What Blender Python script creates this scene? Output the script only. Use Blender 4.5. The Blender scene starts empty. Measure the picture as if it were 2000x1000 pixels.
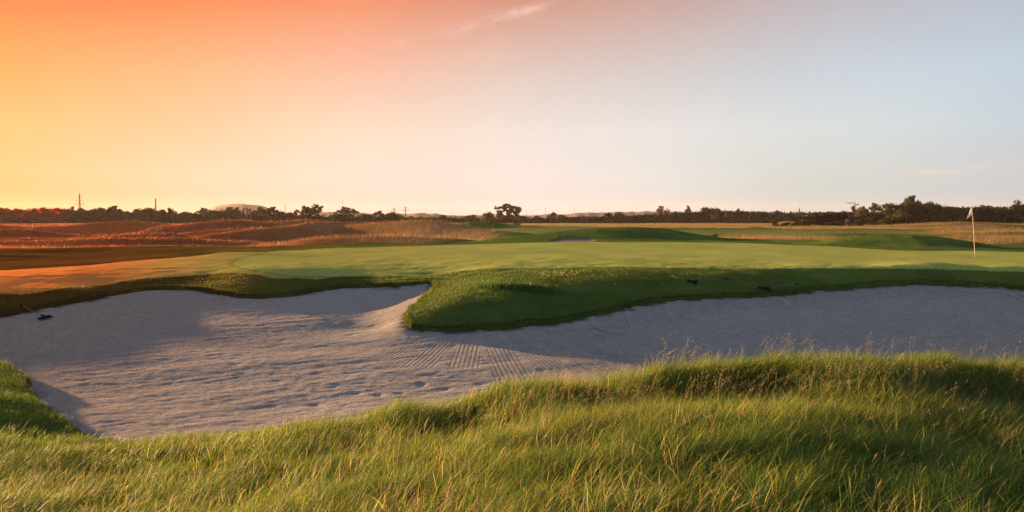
import bpy, math, random
import numpy as np
from mathutils import Vector, Matrix

R = math.radians
random.seed(7)
rng = np.random.default_rng(7)
sc = bpy.context.scene
C = bpy.context.collection

# ------------------------------------------------------------------ camera
EYE = 1.75
F = 1732.0                      # focal length in photo pixels (photo 2000 wide)
PITCH = math.atan(75 / F)
cam_d = bpy.data.cameras.new("camera")
cam_d.sensor_width = 36.0
cam_d.lens = 36.0 * F / 2000.0
cam_d.clip_start = 0.05
cam_d.clip_end = 30000
cam = bpy.data.objects.new("camera", cam_d)
C.objects.link(cam)
cam.location = (0, 0, EYE)
cam.rotation_euler = (math.pi / 2 - PITCH, 0, 0)
sc.camera = cam

# ------------------------------------------------------------------ light, sky, exposure
SUN_AZ = R(-50)                 # from the view direction, to the left
SUN_EL = R(5.5)
SUN_STRENGTH = 5.0
EXPOSURE = 2.1
SKY_SCALE = 1.0 / (2 ** EXPOSURE)
sc.view_settings.view_transform = 'Standard'
sc.view_settings.look = 'None'
sc.view_settings.gamma = 1
sc.view_settings.use_curve_mapping = False
sc.view_settings.exposure = EXPOSURE
sc.render.engine = 'CYCLES'
sc.cycles.use_denoising = True
sc.cycles.denoiser = 'OPENIMAGEDENOISE'
sc.cycles.denoising_input_passes = 'RGB_ALBEDO_NORMAL'
sc.cycles.denoising_prefilter = 'NONE'
sc.cycles.max_bounces = 6
sc.cycles.diffuse_bounces = 3
sc.cycles.transparent_max_bounces = 8
sc.cycles.transmission_bounces = 4
sc.cycles.volume_bounces = 1
sc.cycles.sample_clamp_indirect = 6

sun_d = bpy.data.lights.new("sun", 'SUN')
sun_d.energy = SUN_STRENGTH
sun_d.angle = R(0.6)
sun_d.color = (1.0, 0.56, 0.27)
sun = bpy.data.objects.new("sun", sun_d)
C.objects.link(sun)
sdir = Vector((math.sin(SUN_AZ) * math.cos(SUN_EL), math.cos(SUN_AZ) * math.cos(SUN_EL), math.sin(SUN_EL)))
sun.rotation_euler = sdir.to_track_quat('Z', 'Y').to_euler()
sun.location = (-40, 20, 30)


def lin(c):
    c = c / 255.0
    return c / 12.92 if c <= 0.04045 else ((c + 0.055) / 1.055) ** 2.4


world = bpy.data.worlds.new("World")
sc.world = world
world.use_nodes = True
wn = world.node_tree
wn.nodes.clear()


class NT:
    """tiny helper to write node graphs as expressions"""
    def __init__(self, tree):
        self.t = tree

    def n(self, kind, **kw):
        nd = self.t.nodes.new(kind)
        for k, v in kw.items():
            if k != 'ins':
                setattr(nd, k, v)
        for k, v in kw.get('ins', {}).items():
            s = nd.inputs[k]
            if hasattr(v, 'is_output') or isinstance(v, bpy.types.NodeSocket):
                self.t.links.new(v, s)
            else:
                s.default_value = v
        return nd

    def m(self, op, a, b=0.0, c=None, clamp=False):
        ins = {0: a, 1: b}
        if c is not None:
            ins[2] = c
        return self.n('ShaderNodeMath', operation=op, use_clamp=clamp, ins=ins).outputs[0]

    def vm(self, op, a, b=(0, 0, 0)):
        return self.n('ShaderNodeVectorMath', operation=op, ins={0: a, 1: b})

    def mix(self, f, a, b, blend='MIX'):
        nd = self.t.nodes.new('ShaderNodeMix')
        nd.data_type = 'RGBA'
        nd.blend_type = blend
        nd.clamp_factor = True
        for s, v in ((nd.inputs[0], f), (nd.inputs[6], a), (nd.inputs[7], b)):
            if isinstance(v, bpy.types.NodeSocket):
                self.t.links.new(v, s)
            else:
                s.default_value = v
        return nd.outputs[2]

    def maprange(self, v, a, b, c=0.0, d=1.0, smooth=True):
        return self.n('ShaderNodeMapRange', interpolation_type='SMOOTHSTEP' if smooth else 'LINEAR',
                      ins={'Value': v, 'From Min': a, 'From Max': b, 'To Min': c, 'To Max': d}).outputs[0]

    def noise(self, vec, scale, detail=4.0, rough=0.55, dist=0.0):
        return self.n('ShaderNodeTexNoise', ins={'Vector': vec, 'Scale': scale, 'Detail': detail,
                                                 'Roughness': rough, 'Distortion': dist}).outputs[0]

    def ramp(self, f, stops, interp='LINEAR'):
        nd = self.t.nodes.new('ShaderNodeValToRGB')
        nd.color_ramp.interpolation = interp
        el = nd.color_ramp.elements
        while len(el) > 1:
            el.remove(el[-1])
        for i, (p, c) in enumerate(stops):
            e = el[0] if i == 0 else el.new(p)
            e.position = p
            e.color = tuple(c) if len(c) == 4 else (*c, 1)
        if isinstance(f, bpy.types.NodeSocket):
            self.t.links.new(f, nd.inputs[0])
        return nd.outputs[0]


W = NT(wn)
gen = W.n('ShaderNodeTexCoord').outputs['Generated']
sep = W.n('ShaderNodeSeparateXYZ', ins={0: gen})
wx, wy, wz = sep.outputs
az = W.m('ARCTAN2', wx, wy)                       # 0 ahead, negative left
azf = W.m('MULTIPLY_ADD', az, 1 / (2 * math.pi), 0.5)
elv = W.m('ARCSINE', wz)                          # radians
NISH = 0.05
# (elevation in degrees, [(azimuth degrees, sRGB)...])
AZ = [-30, -19.1, -9.8, 0, 9.8, 19.1, 30]
SKY = [
    (0.0, [(188, 137, 57), (211, 177, 150), (225, 193, 188), (220, 205, 207), (199, 204, 206), (168, 195, 200), (167, 190, 202)]),
    (2.6, [(213, 181, 117), (226, 207, 177), (236, 218, 206), (234, 222, 218), (218, 223, 220), (203, 211, 208), (194, 201, 205)]),
    (5.4, [(226, 183, 111), (235, 196, 154), (244, 217, 194), (235, 222, 214), (226, 224, 223), (211, 220, 221), (194, 207, 217)]),
    (8.6, [(234, 162, 80), (240, 181, 130), (247, 192, 167), (225, 205, 195), (211, 205, 204), (200, 210, 219), (190, 206, 220)]),
    (13.8, [(238, 94, 33), (244, 123, 58), (242, 141, 95), (214, 146, 124), (198, 160, 151), (187, 176, 181), (172, 180, 196)]),
    (24.0, [(190, 120, 80), (190, 115, 85), (175, 115, 100), (160, 120, 120), (150, 130, 135), (145, 140, 155), (140, 150, 170)]),
    (60.0, [(118, 146, 172), (118, 146, 172), (118, 146, 172), (118, 146, 172), (118, 146, 172), (118, 146, 172), (118, 146, 172)]),
]
rows = []
for e, cols in SKY:
    st = []
    lc = [tuple(lin(c) * SKY_SCALE for c in col) for col in cols]
    # beyond the frame: warm towards the sun, then cooler behind the camera
    warm = tuple(0.6 * a for a in lc[0])
    back = tuple(lin(v) * SKY_SCALE * (0.55 if e < 20 else 0.9) for v in (146, 170, 208))
    st.append((0.0, back))
    st.append(((-110 + 180) / 360, tuple(0.4 * a + 0.6 * b for a, b in zip(warm, back))))
    st.append(((-60 + 180) / 360, warm))
    for a, c in zip(AZ, lc):
        st.append(((a + 180) / 360, c))
    st.append(((75 + 180) / 360, tuple(0.6 * a + 0.4 * b for a, b in zip(lc[-1], back))))
    st.append(((130 + 180) / 360, back))
    rows.append((R(e), W.ramp(azf, st)))
col = rows[0][1]
for i in range(1, len(rows)):
    f = W.maprange(elv, rows[i - 1][0], rows[i][0], smooth=False)
    col = W.mix(f, col, rows[i][1])
# faint cirrus wisps, laid out by compass direction and height above the horizon
av = W.m('MULTIPLY', az, 57.2958)
ev = W.m('MULTIPLY', elv, 57.2958)


def wisp(a0, e0, ang, la, lb, stretch, scale, amt, seed, base, tint):
    ca, sa = math.cos(R(ang)), math.sin(R(ang))
    dx = W.m('SUBTRACT', av, a0)
    dy = W.m('SUBTRACT', ev, e0)
    u = W.m('ADD', W.m('MULTIPLY', dx, ca), W.m('MULTIPLY', dy, sa))
    v = W.m('SUBTRACT', W.m('MULTIPLY', dy, ca), W.m('MULTIPLY', dx, sa))
    vec = W.n('ShaderNodeCombineXYZ', ins={0: W.m('MULTIPLY', u, 1 / stretch), 1: v, 2: seed}).outputs[0]
    wob = W.noise(vec, scale * 0.4, 2)
    v2 = W.m('ADD', v, W.m('MULTIPLY', W.m('SUBTRACT', wob, 0.5), lb * 2.4))
    r = W.m('SQRT', W.m('ADD', W.m('POWER', W.m('ABSOLUTE', W.m('DIVIDE', u, la)), 2), W.m('POWER', W.m('ABSOLUTE', W.m('DIVIDE', v2, lb)), 2)))
    mask = W.maprange(r, 0.1, 1.0, 1.0, 0.0)
    nz = W.noise(vec, scale, 8, 0.7, 0.8)
    k = W.m('MULTIPLY', W.m('MULTIPLY', mask, W.maprange(nz, 0.36, 0.72)), amt)
    return W.mix(k, base, (*[lin(c) * SKY_SCALE for c in tint], 1))


col = wisp(-1.3, 12.45, 15, 5.2, 0.62, 5.0, 2.0, 0.95, 1.3, col, (250, 205, 190))
col = wisp(0.9, 13.0, 10, 2.2, 0.5, 4.0, 2.2, 0.95, 4.3, col, (250, 205, 190))
col = wisp(-7.3, 10.95, 8, 1.6, 0.32, 4.0, 2.6, 0.7, 7.7, col, (252, 190, 160))
col = wisp(-5.1, 12.3, -68, 0.9, 0.16, 3.0, 3.0, 0.45, 9.1, col, (250, 200, 180))
col = wisp(-1.5, 9.9, 20, 3.2, 1.3, 3.0, 1.3, 0.28, 2.9, col, (250, 205, 185))
col = wisp(26.0, 2.75, 6, 4.2, 0.40, 5.0, 1.8, 0.85, 12.1, col, (228, 212, 205))
col = wisp(29, 3.1, 3, 4.0, 0.28, 5.0, 1.6, 0.8, 17.1, col, (226, 208, 202))
uneven = W.noise(gen, 3.0, 3)
col = W.mix(0.05, col, W.n('ShaderNodeVectorMath', operation='SCALE', ins={0: col, 3: W.maprange(uneven, 0.3, 0.7, 0.5, 1.5)}).outputs[0])
bg1 = W.n('ShaderNodeBackground', ins={0: col, 1: 1.0})
sky = W.n('ShaderNodeTexSky', sky_type='NISHITA', sun_disc=False)
sky.sun_elevation = SUN_EL
sky.sun_rotation = SUN_AZ
sky.altitude = 50
sky.dust_density = 2.0
bg2 = W.n('ShaderNodeBackground', ins={0: sky.outputs[0], 1: NISH * 0.04})
addn = W.n('ShaderNodeAddShader')
wn.links.new(bg1.outputs[0], addn.inputs[0])
wn.links.new(bg2.outputs[0], addn.inputs[1])
wout = W.n('ShaderNodeOutputWorld')
wn.links.new(addn.outputs[0], wout.inputs[0])

# ------------------------------------------------------------------ helpers
FW = np.array([0.0, math.cos(PITCH), -math.sin(PITCH)])
UP = np.array([0.0, math.sin(PITCH), math.cos(PITCH)])
RT = np.array([1.0, 0, 0])


def ray(px, py):
    return FW * F + RT * (px - 1000.0) - UP * (py - 500.0)


def P(px, py, z):
    d = ray(px, py)
    t = (z - EYE) / d[2]
    return (d[0] * t, d[1] * t, z)


def PY(px, py, Y):
    d = ray(px, py)
    t = Y / d[1]
    return (d[0] * t, Y, EYE + d[2] * t)


def hash2(ix, iy, seed):
    h = (ix.astype(np.int64) * 374761393 + iy.astype(np.int64) * 668265263 + seed * 1442695041) & 0xFFFFFFFF
    h = ((h ^ (h >> 13)) * 1274126177) & 0xFFFFFFFF
    h = (h ^ (h >> 16)) & 0xFFFFFFFF
    return h / 4294967295.0


def vnoise(x, y, seed=0):
    ix = np.floor(x); iy = np.floor(y)
    fx = x - ix; fy = y - iy
    fx = fx * fx * (3 - 2 * fx); fy = fy * fy * (3 - 2 * fy)
    a = hash2(ix, iy, seed); b = hash2(ix + 1, iy, seed)
    c = hash2(ix, iy + 1, seed); d = hash2(ix + 1, iy + 1, seed)
    return (a * (1 - fx) + b * fx) * (1 - fy) + (c * (1 - fx) + d * fx) * fy


def fbm(x, y, octv=3, seed=0):
    s = 0; a = 1.0; t = 0
    for o in range(octv):
        s = s + a * vnoise(x * 2 ** o + 17.3 * o, y * 2 ** o - 9.1 * o, seed + o)
        t += a; a *= 0.5
    return s / t


def sstep(a, b, x):
    t = np.clip((x - a) / (b - a), 0, 1)
    return t * t * (3 - 2 * t)


def polar(x, y):
    return np.arctan2(x, y), 0.5 * np.log(x * x + y * y + 1e-6)


class TPS:
    """thin-plate spline through control points, in (bearing, log distance)"""
    def __init__(self, pts, smooth=2e-5):
        p = np.array(pts, float)
        a, b = polar(p[:, 0], p[:, 1])
        self.u = np.stack([a, b * 0.8], 1)
        n = len(p)
        K = self.k(self.u, self.u) + np.eye(n) * smooth
        Pm = np.concatenate([np.ones((n, 1)), self.u], 1)
        A = np.zeros((n + 3, n + 3))
        A[:n, :n] = K; A[:n, n:] = Pm; A[n:, :n] = Pm.T
        rhs = np.concatenate([p[:, 2], np.zeros(3)])
        self.w = np.linalg.solve(A, rhs)
        self.grid()

    @staticmethod
    def k(a, b):
        d2 = ((a[:, None, :] - b[None, :, :]) ** 2).sum(2)
        return 0.5 * d2 * np.log(d2 + 1e-12)

    def grid(self):
        self.ta = np.linspace(-0.95, 0.95, 340)
        self.tb = np.linspace(math.log(1.0), math.log(7000), 700)
        A, B = np.meshgrid(self.ta, self.tb, indexing='ij')
        q = np.stack([A.ravel(), B.ravel() * 0.8], 1)
        out = np.empty(len(q))
        for i in range(0, len(q), 20000):
            qq = q[i:i + 20000]
            out[i:i + 20000] = self.k(qq, self.u) @ self.w[:-3] + self.w[-3] + qq @ self.w[-2:]
        self.g = out.reshape(A.shape)

    def __call__(self, x, y):
        a, b = polar(x, y)
        fa = np.clip((a - self.ta[0]) / (self.ta[1] - self.ta[0]), 0, len(self.ta) - 1.001)
        fb = np.clip((b - self.tb[0]) / (self.tb[1] - self.tb[0]), 0, len(self.tb) - 1.001)
        i = fa.astype(int); j = fb.astype(int); fa = fa - i; fb = fb - j
        g = self.g
        return (g[i, j] * (1 - fa) + g[i + 1, j] * fa) * (1 - fb) + (g[i, j + 1] * (1 - fa) + g[i + 1, j + 1] * fa) * fb


def sdist(poly, x, y):
    """signed distance to a closed polygon, positive outside"""
    p = np.array(poly, float)
    q = np.roll(p, -1, 0)
    best = np.full(x.shape, 1e18)
    inside = np.zeros(x.shape, bool)
    for (x0, y0), (x1, y1) in zip(p, q):
        dx, dy = x1 - x0, y1 - y0
        t = np.clip(((x - x0) * dx + (y - y0) * dy) / (dx * dx + dy * dy + 1e-12), 0, 1)
        d = (x - x0 - t * dx) ** 2 + (y - y0 - t * dy) ** 2
        best = np.minimum(best, d)
        if y0 != y1:
            c = ((y0 > y) != (y1 > y)) & (x < dx * (y - y0) / (y1 - y0) + x0)
            inside ^= c
    d = np.sqrt(best)
    return np.where(inside, -d, d)


def smooth_poly(pts, it=2, closed=True):
    p = [tuple(q[:2]) for q in pts]
    for _ in range(it):
        o = []
        n = len(p)
        for i in range(n):
            a = p[i]; b = p[(i + 1) % n]
            o.append((a[0] * .75 + b[0] * .25, a[1] * .75 + b[1] * .25))
            o.append((a[0] * .25 + b[0] * .75, a[1] * .25 + b[1] * .75))
        p = o
    return p


# ------------------------------------------------------------------ terrain control points
# bunker outline: far side (seen edge of the sand), then the near side hidden behind the bank
far_edge = [(-420, 700, -1.15), (-250, 655, -.98), (-100, 634, -.9), (0, 621, -.85), (70, 606, -.8), (150, 593, -.72), (230, 576, -.62), (300, 567, -.56),
            (350, 566, -.55), (400, 570, -.6), (440, 579, -.68), (480, 584, -.75), (530, 582, -.75), (580, 577, -.71),
            (640, 567, -.64), (700, 562, -.6), (760, 559, -.55), (820, 555, -.5), (850, 556, -.5), (835, 575, -.6),
            (810, 595, -.73), (792, 612, -.84), (783, 627, -.93), (790, 640, -1.01), (825, 648, -1.08), (880, 649, -1.12), (940, 646, -1.13),
            (1000, 642, -1.1), (1060, 636, -1.06), (1120, 627, -1.0), (1180, 613, -.9), (1240, 599, -.82), (1290, 590, -.77),
            (1350, 585, -.75), (1420, 583, -.75), (1500, 580, -.74), (1560, 575, -.7), (1610, 568, -.65), (1680, 562, -.58),
            (1750, 558, -.55), (1850, 557, -.54), (1940, 560, -.58), (2000, 567, -.64), (2080, 580, -.75), (2180, 600, -.85), (2300, 640, -1.0)]
near_edge_w = [(12.5, 18.0, -1.35), (11.0, 14.8, -1.35), (8.2, 13.6, -1.35), (6.0, 13.4, -1.35), (4.0, 13.3, -1.35), (2.0, 13.1, -1.32),
               (0.5, 12.8, -1.28), (-1.0, 12.5, -1.3), (-2.4, 12.3, -1.35), (-3.6, 12.1, -1.4), (-4.8, 11.95, -1.4), (-5.6, 11.9, -1.4)]
ltongue = [(158, 866, -1.42), (140, 838, -1.4), (103, 815, -1.38), (66, 790, -1.36), (64, 768, -1.35), (58, 745, -1.3), (30, 727, -1.26),
           (0, 720, -1.25), (-100, 712, -1.22), (-350, 720, -1.2)]
edge3 = [P(*e) for e in far_edge] + near_edge_w + [P(*e) for e in ltongue]
BUNKER = smooth_poly(edge3, 1)

Gp = []
for i, e in enumerate(edge3):
    lip = .09 if i < len(far_edge) else (.28 if i < len(far_edge) + 6 else .1)
    Gp.append((e[0], e[1], e[2] + lip))
TIP = .2                                       # the long grass stands this much above its ground
bank = [(250, 868, -1.05), (380, 850, -.95), (600, 820, -.8), (760, 790, -.65), (930, 765, -.5), (1100, 740, -.35), (1300, 715, -.2),
        (1500, 700, -.1), (1700, 698, -.1), (1850, 705, -.1), (2000, 720, -.15), (2200, 735, -.15),
        (700, 834, -.86), (700, 862, -.80), (700, 920, -.72), (700, 1000, -.65), (920, 798, -.68), (920, 830, -.63), (920, 920, -.6),
        (1150, 775, -.5), (1150, 812, -.44), (1150, 900, -.5), (1150, 1000, -.55),
        (1500, 752, -.38), (1500, 777, -.43), (1500, 802, -.25), (1500, 850, -.33), (1500, 920, -.44), (1500, 1000, -.52), (1500, 1200, -.5),
        (1300, 765, -.46), (1300, 806, -.3), (1300, 860, -.4),
        (1900, 778, -.48), (1900, 802, -.33), (1900, 855, -.43), (1900, 1000, -.56), (2200, 800, -.35), (2200, 1000, -.55),
        (300, 900, -1.0), (300, 950, -.9), (300, 1000, -.8), (0, 880, -.95), (0, 940, -.85), (0, 1000, -.75), (700, 1200, -.5), (200, 1200, -.55),
        (-250, 860, -.95), (-250, 960, -.85)]
for px, py, z in bank:
    p = P(px, py, z)
    Gp.append((p[0], p[1], z - TIP))
Gp += [(0, 1.2, 0.0), (-1, 1.5, 0.0), (1, 1.5, 0.0), (0, 2.5, -.15), (2, 2, -.05), (-2, 2, -.1), (-3, 3, -.3), (3, 3, -.3)]
turf = [(0, 760, -1.14), (0, 735, -1.17), (40, 780, -1.16), (90, 835, -1.24), (0, 820, -1.12), (-150, 760, -.95), (-400, 760, -.9),
        # tongue between the two halves of the bunker
        (850, 600, -.62), (880, 572, -.42), (950, 560, -.30), (1000, 600, -.62), (1000, 545, -.2), (1100, 590, -.62), (1100, 552, -.28),
        (1200, 572, -.5), (1200, 545, -.25), (870, 545, -.38),
        # front edge of the green, and the green
         (600, 512, -.06), (800, 512, -.08), (1000, 514, 0), (1200, 513, .01), (1400, 513, .01), (1600, 513, .01), (1800, 513, .01), (1950, 514, 0), (2100, 515, -.02), (2250, 516, -.03), (1300, 518, 0), (1500, 518, .01), (1700, 518, .01), (1900, 519, 0), (600, 500, -.02), (1000, 500, 0), (1400, 500, 0), (1904, 501, 0), (1000, 478, .05),
        (1400, 475, .05), (740, 483, .05), (1600, 480, .05), (1750, 492, 0), (2000, 495, -.03), (2250, 498, -.05), (460, 514, -.05),
        # left fairway
        (-250, 535, -.15), (-250, 600, -.5), (0, 528, -.1), (0, 560, -.25), (0, 592, -.55), (150, 568, -.4), (150, 558, -.33), (150, 520, -.04), (250, 510, 0), (300, 546, -.3),
        (300, 530, -.15), (400, 497, .05), (400, 550, -.4), (560, 488, .05), 
        # swale behind it
        (-250, 512, -.35), (0, 505, -.38), (200, 495, -.36), (0, 487, -.2), (250, 483, -.1), (400, 485, -.12), (560, 483, -.03), (-250, 488, -.2)]
for px in range(480, 2300, 60):                 # the front edge of the green, an even brow
    Yf_ = np.interp(px, [480, 580, 700, 860, 960, 1300, 2300], [30.8, 31.0, 32.4, 32.6, 31.6, 31.0, 30.9])
    zf_ = np.interp(px, [480, 580, 700, 860, 960, 1300, 2000, 2300], [-.11, -.13, -.28, -.30, -.12, -.03, -.02, -.05])
    Gp.append(((px - 1000) / F * Yf_, Yf_, zf_))
for q in turf:
    Gp.append(P(*q))
for px, py, Y in [(1000, 471, 66), (1200, 470, 65),
                  (1450, 467, 76), (1450, 455, 100), (1700, 462, 84), (1800, 445, 170),
                  (1000, 447, 140), (1400, 446, 165), (1950, 470, 80), (2300, 470, 80), (2300, 450, 160)]:
    Gp.append(PY(px, py, Y))
for px in (-500, -200, 100, 400, 700):
    for Y, z in ((74, -.9), (92, -1.45), (108, -1.6), (130, -1.7), (150, -1.7), (175, -1.3)):
        Gp.append(((px - 1000) / F * Y, Y, z))
for px in (-600, -100, 400, 800, 1200, 1600, 2100, 2600):
    for Y, z in ((220, -.35), (330, -.7), (450, -1.2), (800, -3), (2500, -8), (6000, -12)):
        Gp.append(((px - 1000) / F * Y, Y, z))
TG = TPS(Gp)

Sp = [P(*e) for e in far_edge] + list(near_edge_w) + [P(*e) for e in ltongue]
for q in [(100, 650, -1.0), (-200, 680, -1.1), (400, 650, -1.06), (300, 610, -.86), (600, 640, -1.08), (620, 600, -.9), (735, 605, -.99), (700, 622, -1.02), (770, 578, -.82), (740, 640, -1.12), (650, 620, -.98), (300, 750, -1.32),
          (250, 850, -1.42), (600, 800, -1.4), (900, 750, -1.36), (950, 690, -1.27), (1300, 690, -1.38), (1300, 640, -1.22), (1600, 650, -1.32),
          (1900, 690, -1.5), (1900, 620, -1.2), (1600, 700, -1.52), (2200, 680, -1.45), (1400, 610, -1.0), (1700, 590, -.9), (1900, 590, -.95), (700, 700, -1.24), (500, 700, -1.22), (150, 720, -1.25)]:
    Sp.append(P(*q))
TS = TPS(Sp, 5e-4)


# ridges of the dunes and mounds: (crest points px,py,Y), half-width, base noise
def RY(pts, Y):
    out = []
    for i, p in enumerate(pts):
        yy = Y if not isinstance(Y, tuple) else Y[0] + (Y[1] - Y[0]) * i / (len(pts) - 1)
        out.append(PY(p[0], p[1], yy))
    return out


RIDGES = [
    (RY([(-300, 484), (-100, 483), (0, 482), (120, 483), (230, 481), (330, 479), (420, 480)], (63, 63)), 3.3),
    (RY([(420, 478), (520, 474), (620, 471.5), (720, 470), (820, 470), (900, 471)], (67, 68)), 3.2),
    (RY([(-300, 461), (-80, 460), (60, 461), (140, 463), (240, 456), (330, 456)], (93, 93)), 3.6),
    (RY([(-260, 436), (-120, 439), (0, 438), (60, 441), (120, 437), (180, 431), (230, 428), (290, 430), (340, 436), (400, 441)], 160), 5.5),
    (RY([(330, 440), (390, 434), (440, 430), (500, 433), (540, 434), (575, 430), (605, 428), (640, 433), (700, 439)], 140), 6),
    (RY([(-260, 446), (-100, 452), (0, 450), (60, 450), (110, 455), (180, 457), (250, 455), (300, 459), (380, 453), (430, 452), (500, 448)], (105, 112)), 4),
    (RY([(430, 456), (500, 449), (560, 443), (600, 437), (650, 435), (710, 434), (760, 437)], (98, 118)), 4.5),
    (RY([(-200, 470), (60, 468), (160, 464), (260, 462), (340, 458), (410, 462), (470, 464)], (84, 84)), 3.5),
    (RY([(500, 472), (560, 465), (620, 457), (680, 455), (740, 458), (800, 459), (880, 462), (960, 466)], (82, 74)), 3.5),
    (RY([(690, 442), (740, 438), (800, 431), (850, 434), (900, 441), (950, 449), (1000, 456)], (108, 90)), 5),
    (RY([(850, 441), (890, 435), (920, 431), (960, 433), (1020, 438), (1060, 441)], 190), 9),
    (RY([(900, 474), (940, 469), (1000, 460), (1080, 452), (1150, 447), (1220, 445), (1290, 449), (1350, 457), (1420, 466), (1500, 474)], (70, 76)), 5),
    (RY([(1530, 477), (1600, 471), (1660, 464), (1720, 459), (1770, 458), (1830, 462), (1900, 472), (1960, 482), (2050, 492)], (58, 55)), 4),
    (RY([(1440, 446), (1470, 442), (1500, 445)], 150), 5),
    (RY([(1690, 441), (1760, 437), (1830, 434), (1900, 432), (1960, 436), (2100, 436)], 190), 12),
    (RY([(1840, 464), (1900, 456), (1960, 450), (2050, 446), (2200, 446)], (88, 92)), 8),
    (RY([(1500, 436), (1530, 430), (1560, 431), (1600, 437)], 240), 8),
    (RY([(1040, 441), (1150, 439), (1300, 438), (1500, 438)], 230), 14),
]


def ridge_height(x, y, z):
    out = z.copy()
    for pts, w in RIDGES:
        p = np.array(pts)
        if w not in (5, 4): p[:, 2] -= .16
        ext = 3.0 * w
        m = (x > p[:, 0].min() - ext) & (x < p[:, 0].max() + ext) & (y > p[:, 1].min() - ext) & (y < p[:, 1].max() + ext)
        if not m.any():
            continue
        xx, yy, zz = x[m], y[m], z[m]
        best = np.full(xx.shape, 1e18); bc = np.zeros(xx.shape)
        for a, b in zip(p[:-1], p[1:]):
            dx, dy = b[0] - a[0], b[1] - a[1]
            t = np.clip(((xx - a[0]) * dx + (yy - a[1]) * dy) / (dx * dx + dy * dy), 0, 1)
            d = (xx - a[0] - t * dx) ** 2 + (yy - a[1] - t * dy) ** 2
            cz = a[2] + t * (b[2] - a[2])
            n = d < best
            best = np.where(n, d, best); bc = np.where(n, cz, bc)
        pr = np.exp(-best / (w * w))
        nz = zz + np.maximum(bc - zz, 0) * pr
        k = 0.25
        o = out[m]
        h = np.clip(0.5 + 0.5 * (nz - o) / k, 0, 1)
        out[m] = np.where(nz > zz + 1e-3, o * (1 - h) + nz * h, o)
    return out


def ground_base(x, y):
    z = TG(x, y)
    th = np.abs(np.arctan2(x, y))
    w = 1 - sstep(0.9, 1.6, th)
    r = np.sqrt(x * x + y * y)
    z = z * w
    z = ridge_height(x, y, z)
    dist = sstep(52, 80, r)
    z = z + dist * (fbm(x / 9, y / 9, 3, 5) - .5) * .5 * sstep(600, 250, r)
    z = z + dist * sstep(500, 130, r) * (fbm(x / 26, y / 13, 2, 45) - .5) * .7 * sstep(-5, -25, x)
    z = z + (fbm(x / 7, y / 2.6, 3, 15) - .5) * .30 * sstep(38, 43, y) * sstep(60, 52, y) * sstep(-6, -14, x)
    z = z + (fbm(x / 2.2, y / 2.2, 2, 9) - .5) * .05 * sstep(8, 14, r) * (1 - dist)
    return z


def sand_z(x, y):
    return TS(x, y)


def ground_z(x, y):
    return ground_base(x, y)


def hit(px, py, fn=ground_base, y0=4.0, y1=700):
    d = ray(px, py)
    Y = np.exp(np.linspace(math.log(y0), math.log(y1), 4000))
    x = d[0] / d[1] * Y
    zr = EYE + d[2] / d[1] * Y
    h = fn(x, Y)
    i = np.argmax(h >= zr)
    if not (h >= zr).any():
        i = len(Y) - 1
    return (x[i], Y[i], h[i])


GREEN = smooth_poly([hit(*q, y0=24) for q in
    [(455, 514), (470, 505), (500, 499), (560, 492), (640, 487), (740, 483), (860, 479), (1000, 475), (1100, 473), (1250, 473), (1400, 474), (1530, 478), (1640, 482),
     (1750, 490), (1900, 490), (2000, 493), (2300, 497), (2300, 536), (2000, 528), (1800, 525), (1600, 524), (1400, 524), (1280, 522), (1150, 521), (1000, 525),
     (860, 531), (780, 535), (700, 539), (600, 540), (530, 535), (480, 525), (458, 518)]], 2)
FAIR = smooth_poly([hit(*q, y0=22) for q in
    [(-300, 540), (-150, 536), (0, 529), (150, 521), (250, 512), (400, 499), (560, 489), (700, 483.5), (820, 480), (900, 478.5), (1000, 485), (1000, 520), (700, 537),
     (600, 544), (540, 546), (470, 535), (400, 533), (330, 540), (230, 553), (120, 563), (0, 574), (-150, 590), (-300, 600)]], 2)
W2 = lambda pts: smooth_poly([PY(a, 430, b) for a, b in pts], 1)
FAIR2 = W2([(930, 150), (1000, 200), (1180, 190), (1240, 140), (1180, 105), (1020, 95), (940, 110)])
FAIR3 = W2([(1230, 95), (1290, 118), (1400, 125), (1700, 128), (1850, 118), (1760, 100), (1600, 92), (1400, 88)])
FESC = [smooth_poly(q, 1) for q in (
    [PY(a, 430, b)[:2] for a, b in [(-700, 60), (-300, 57), (0, 58), (250, 60), (480, 64), (600, 68), (750, 70), (880, 72), (960, 76), (990, 88), (950, 110), (900, 170), (860, 260), (800, 450), (-700, 460)]],
    [PY(a, 430, b)[:2] for a, b in [(960, 215), (1050, 200), (1200, 170), (1330, 140), (1500, 150), (1650, 135), (2000, 150), (2500, 130), (2600, 500), (900, 500)]],
    [PY(a, 430, b)[:2] for a, b in [(1365, 76), (1400, 88), (1500, 90), (1640, 82), (1600, 74), (1480, 71)]],
    [PY(a, 430, b)[:2] for a, b in [(1600, 72), (1700, 78), (1850, 84), (1830, 96), (1800, 118), (1950, 124), (2600, 120), (2600, 66), (2100, 70), (1900, 66), (1760, 66), (1680, 66)]],
)]
SANDPIT = smooth_poly([hit(*q, y0=40) for q in [(1076, 471), (1086, 467), (1110, 465), (1140, 465), (1164, 467), (1160, 470), (1140, 472), (1100, 472.5)]], 2)


def left_glow_amount(x, y):
    """strength of the orange glow painted into grass colours, rising to the far left"""
    b = np.arctan2(x, y + 2.0)
    return sstep(-0.03, -0.44, b) * sstep(17, 27, np.sqrt(x * x + y * y))


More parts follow.
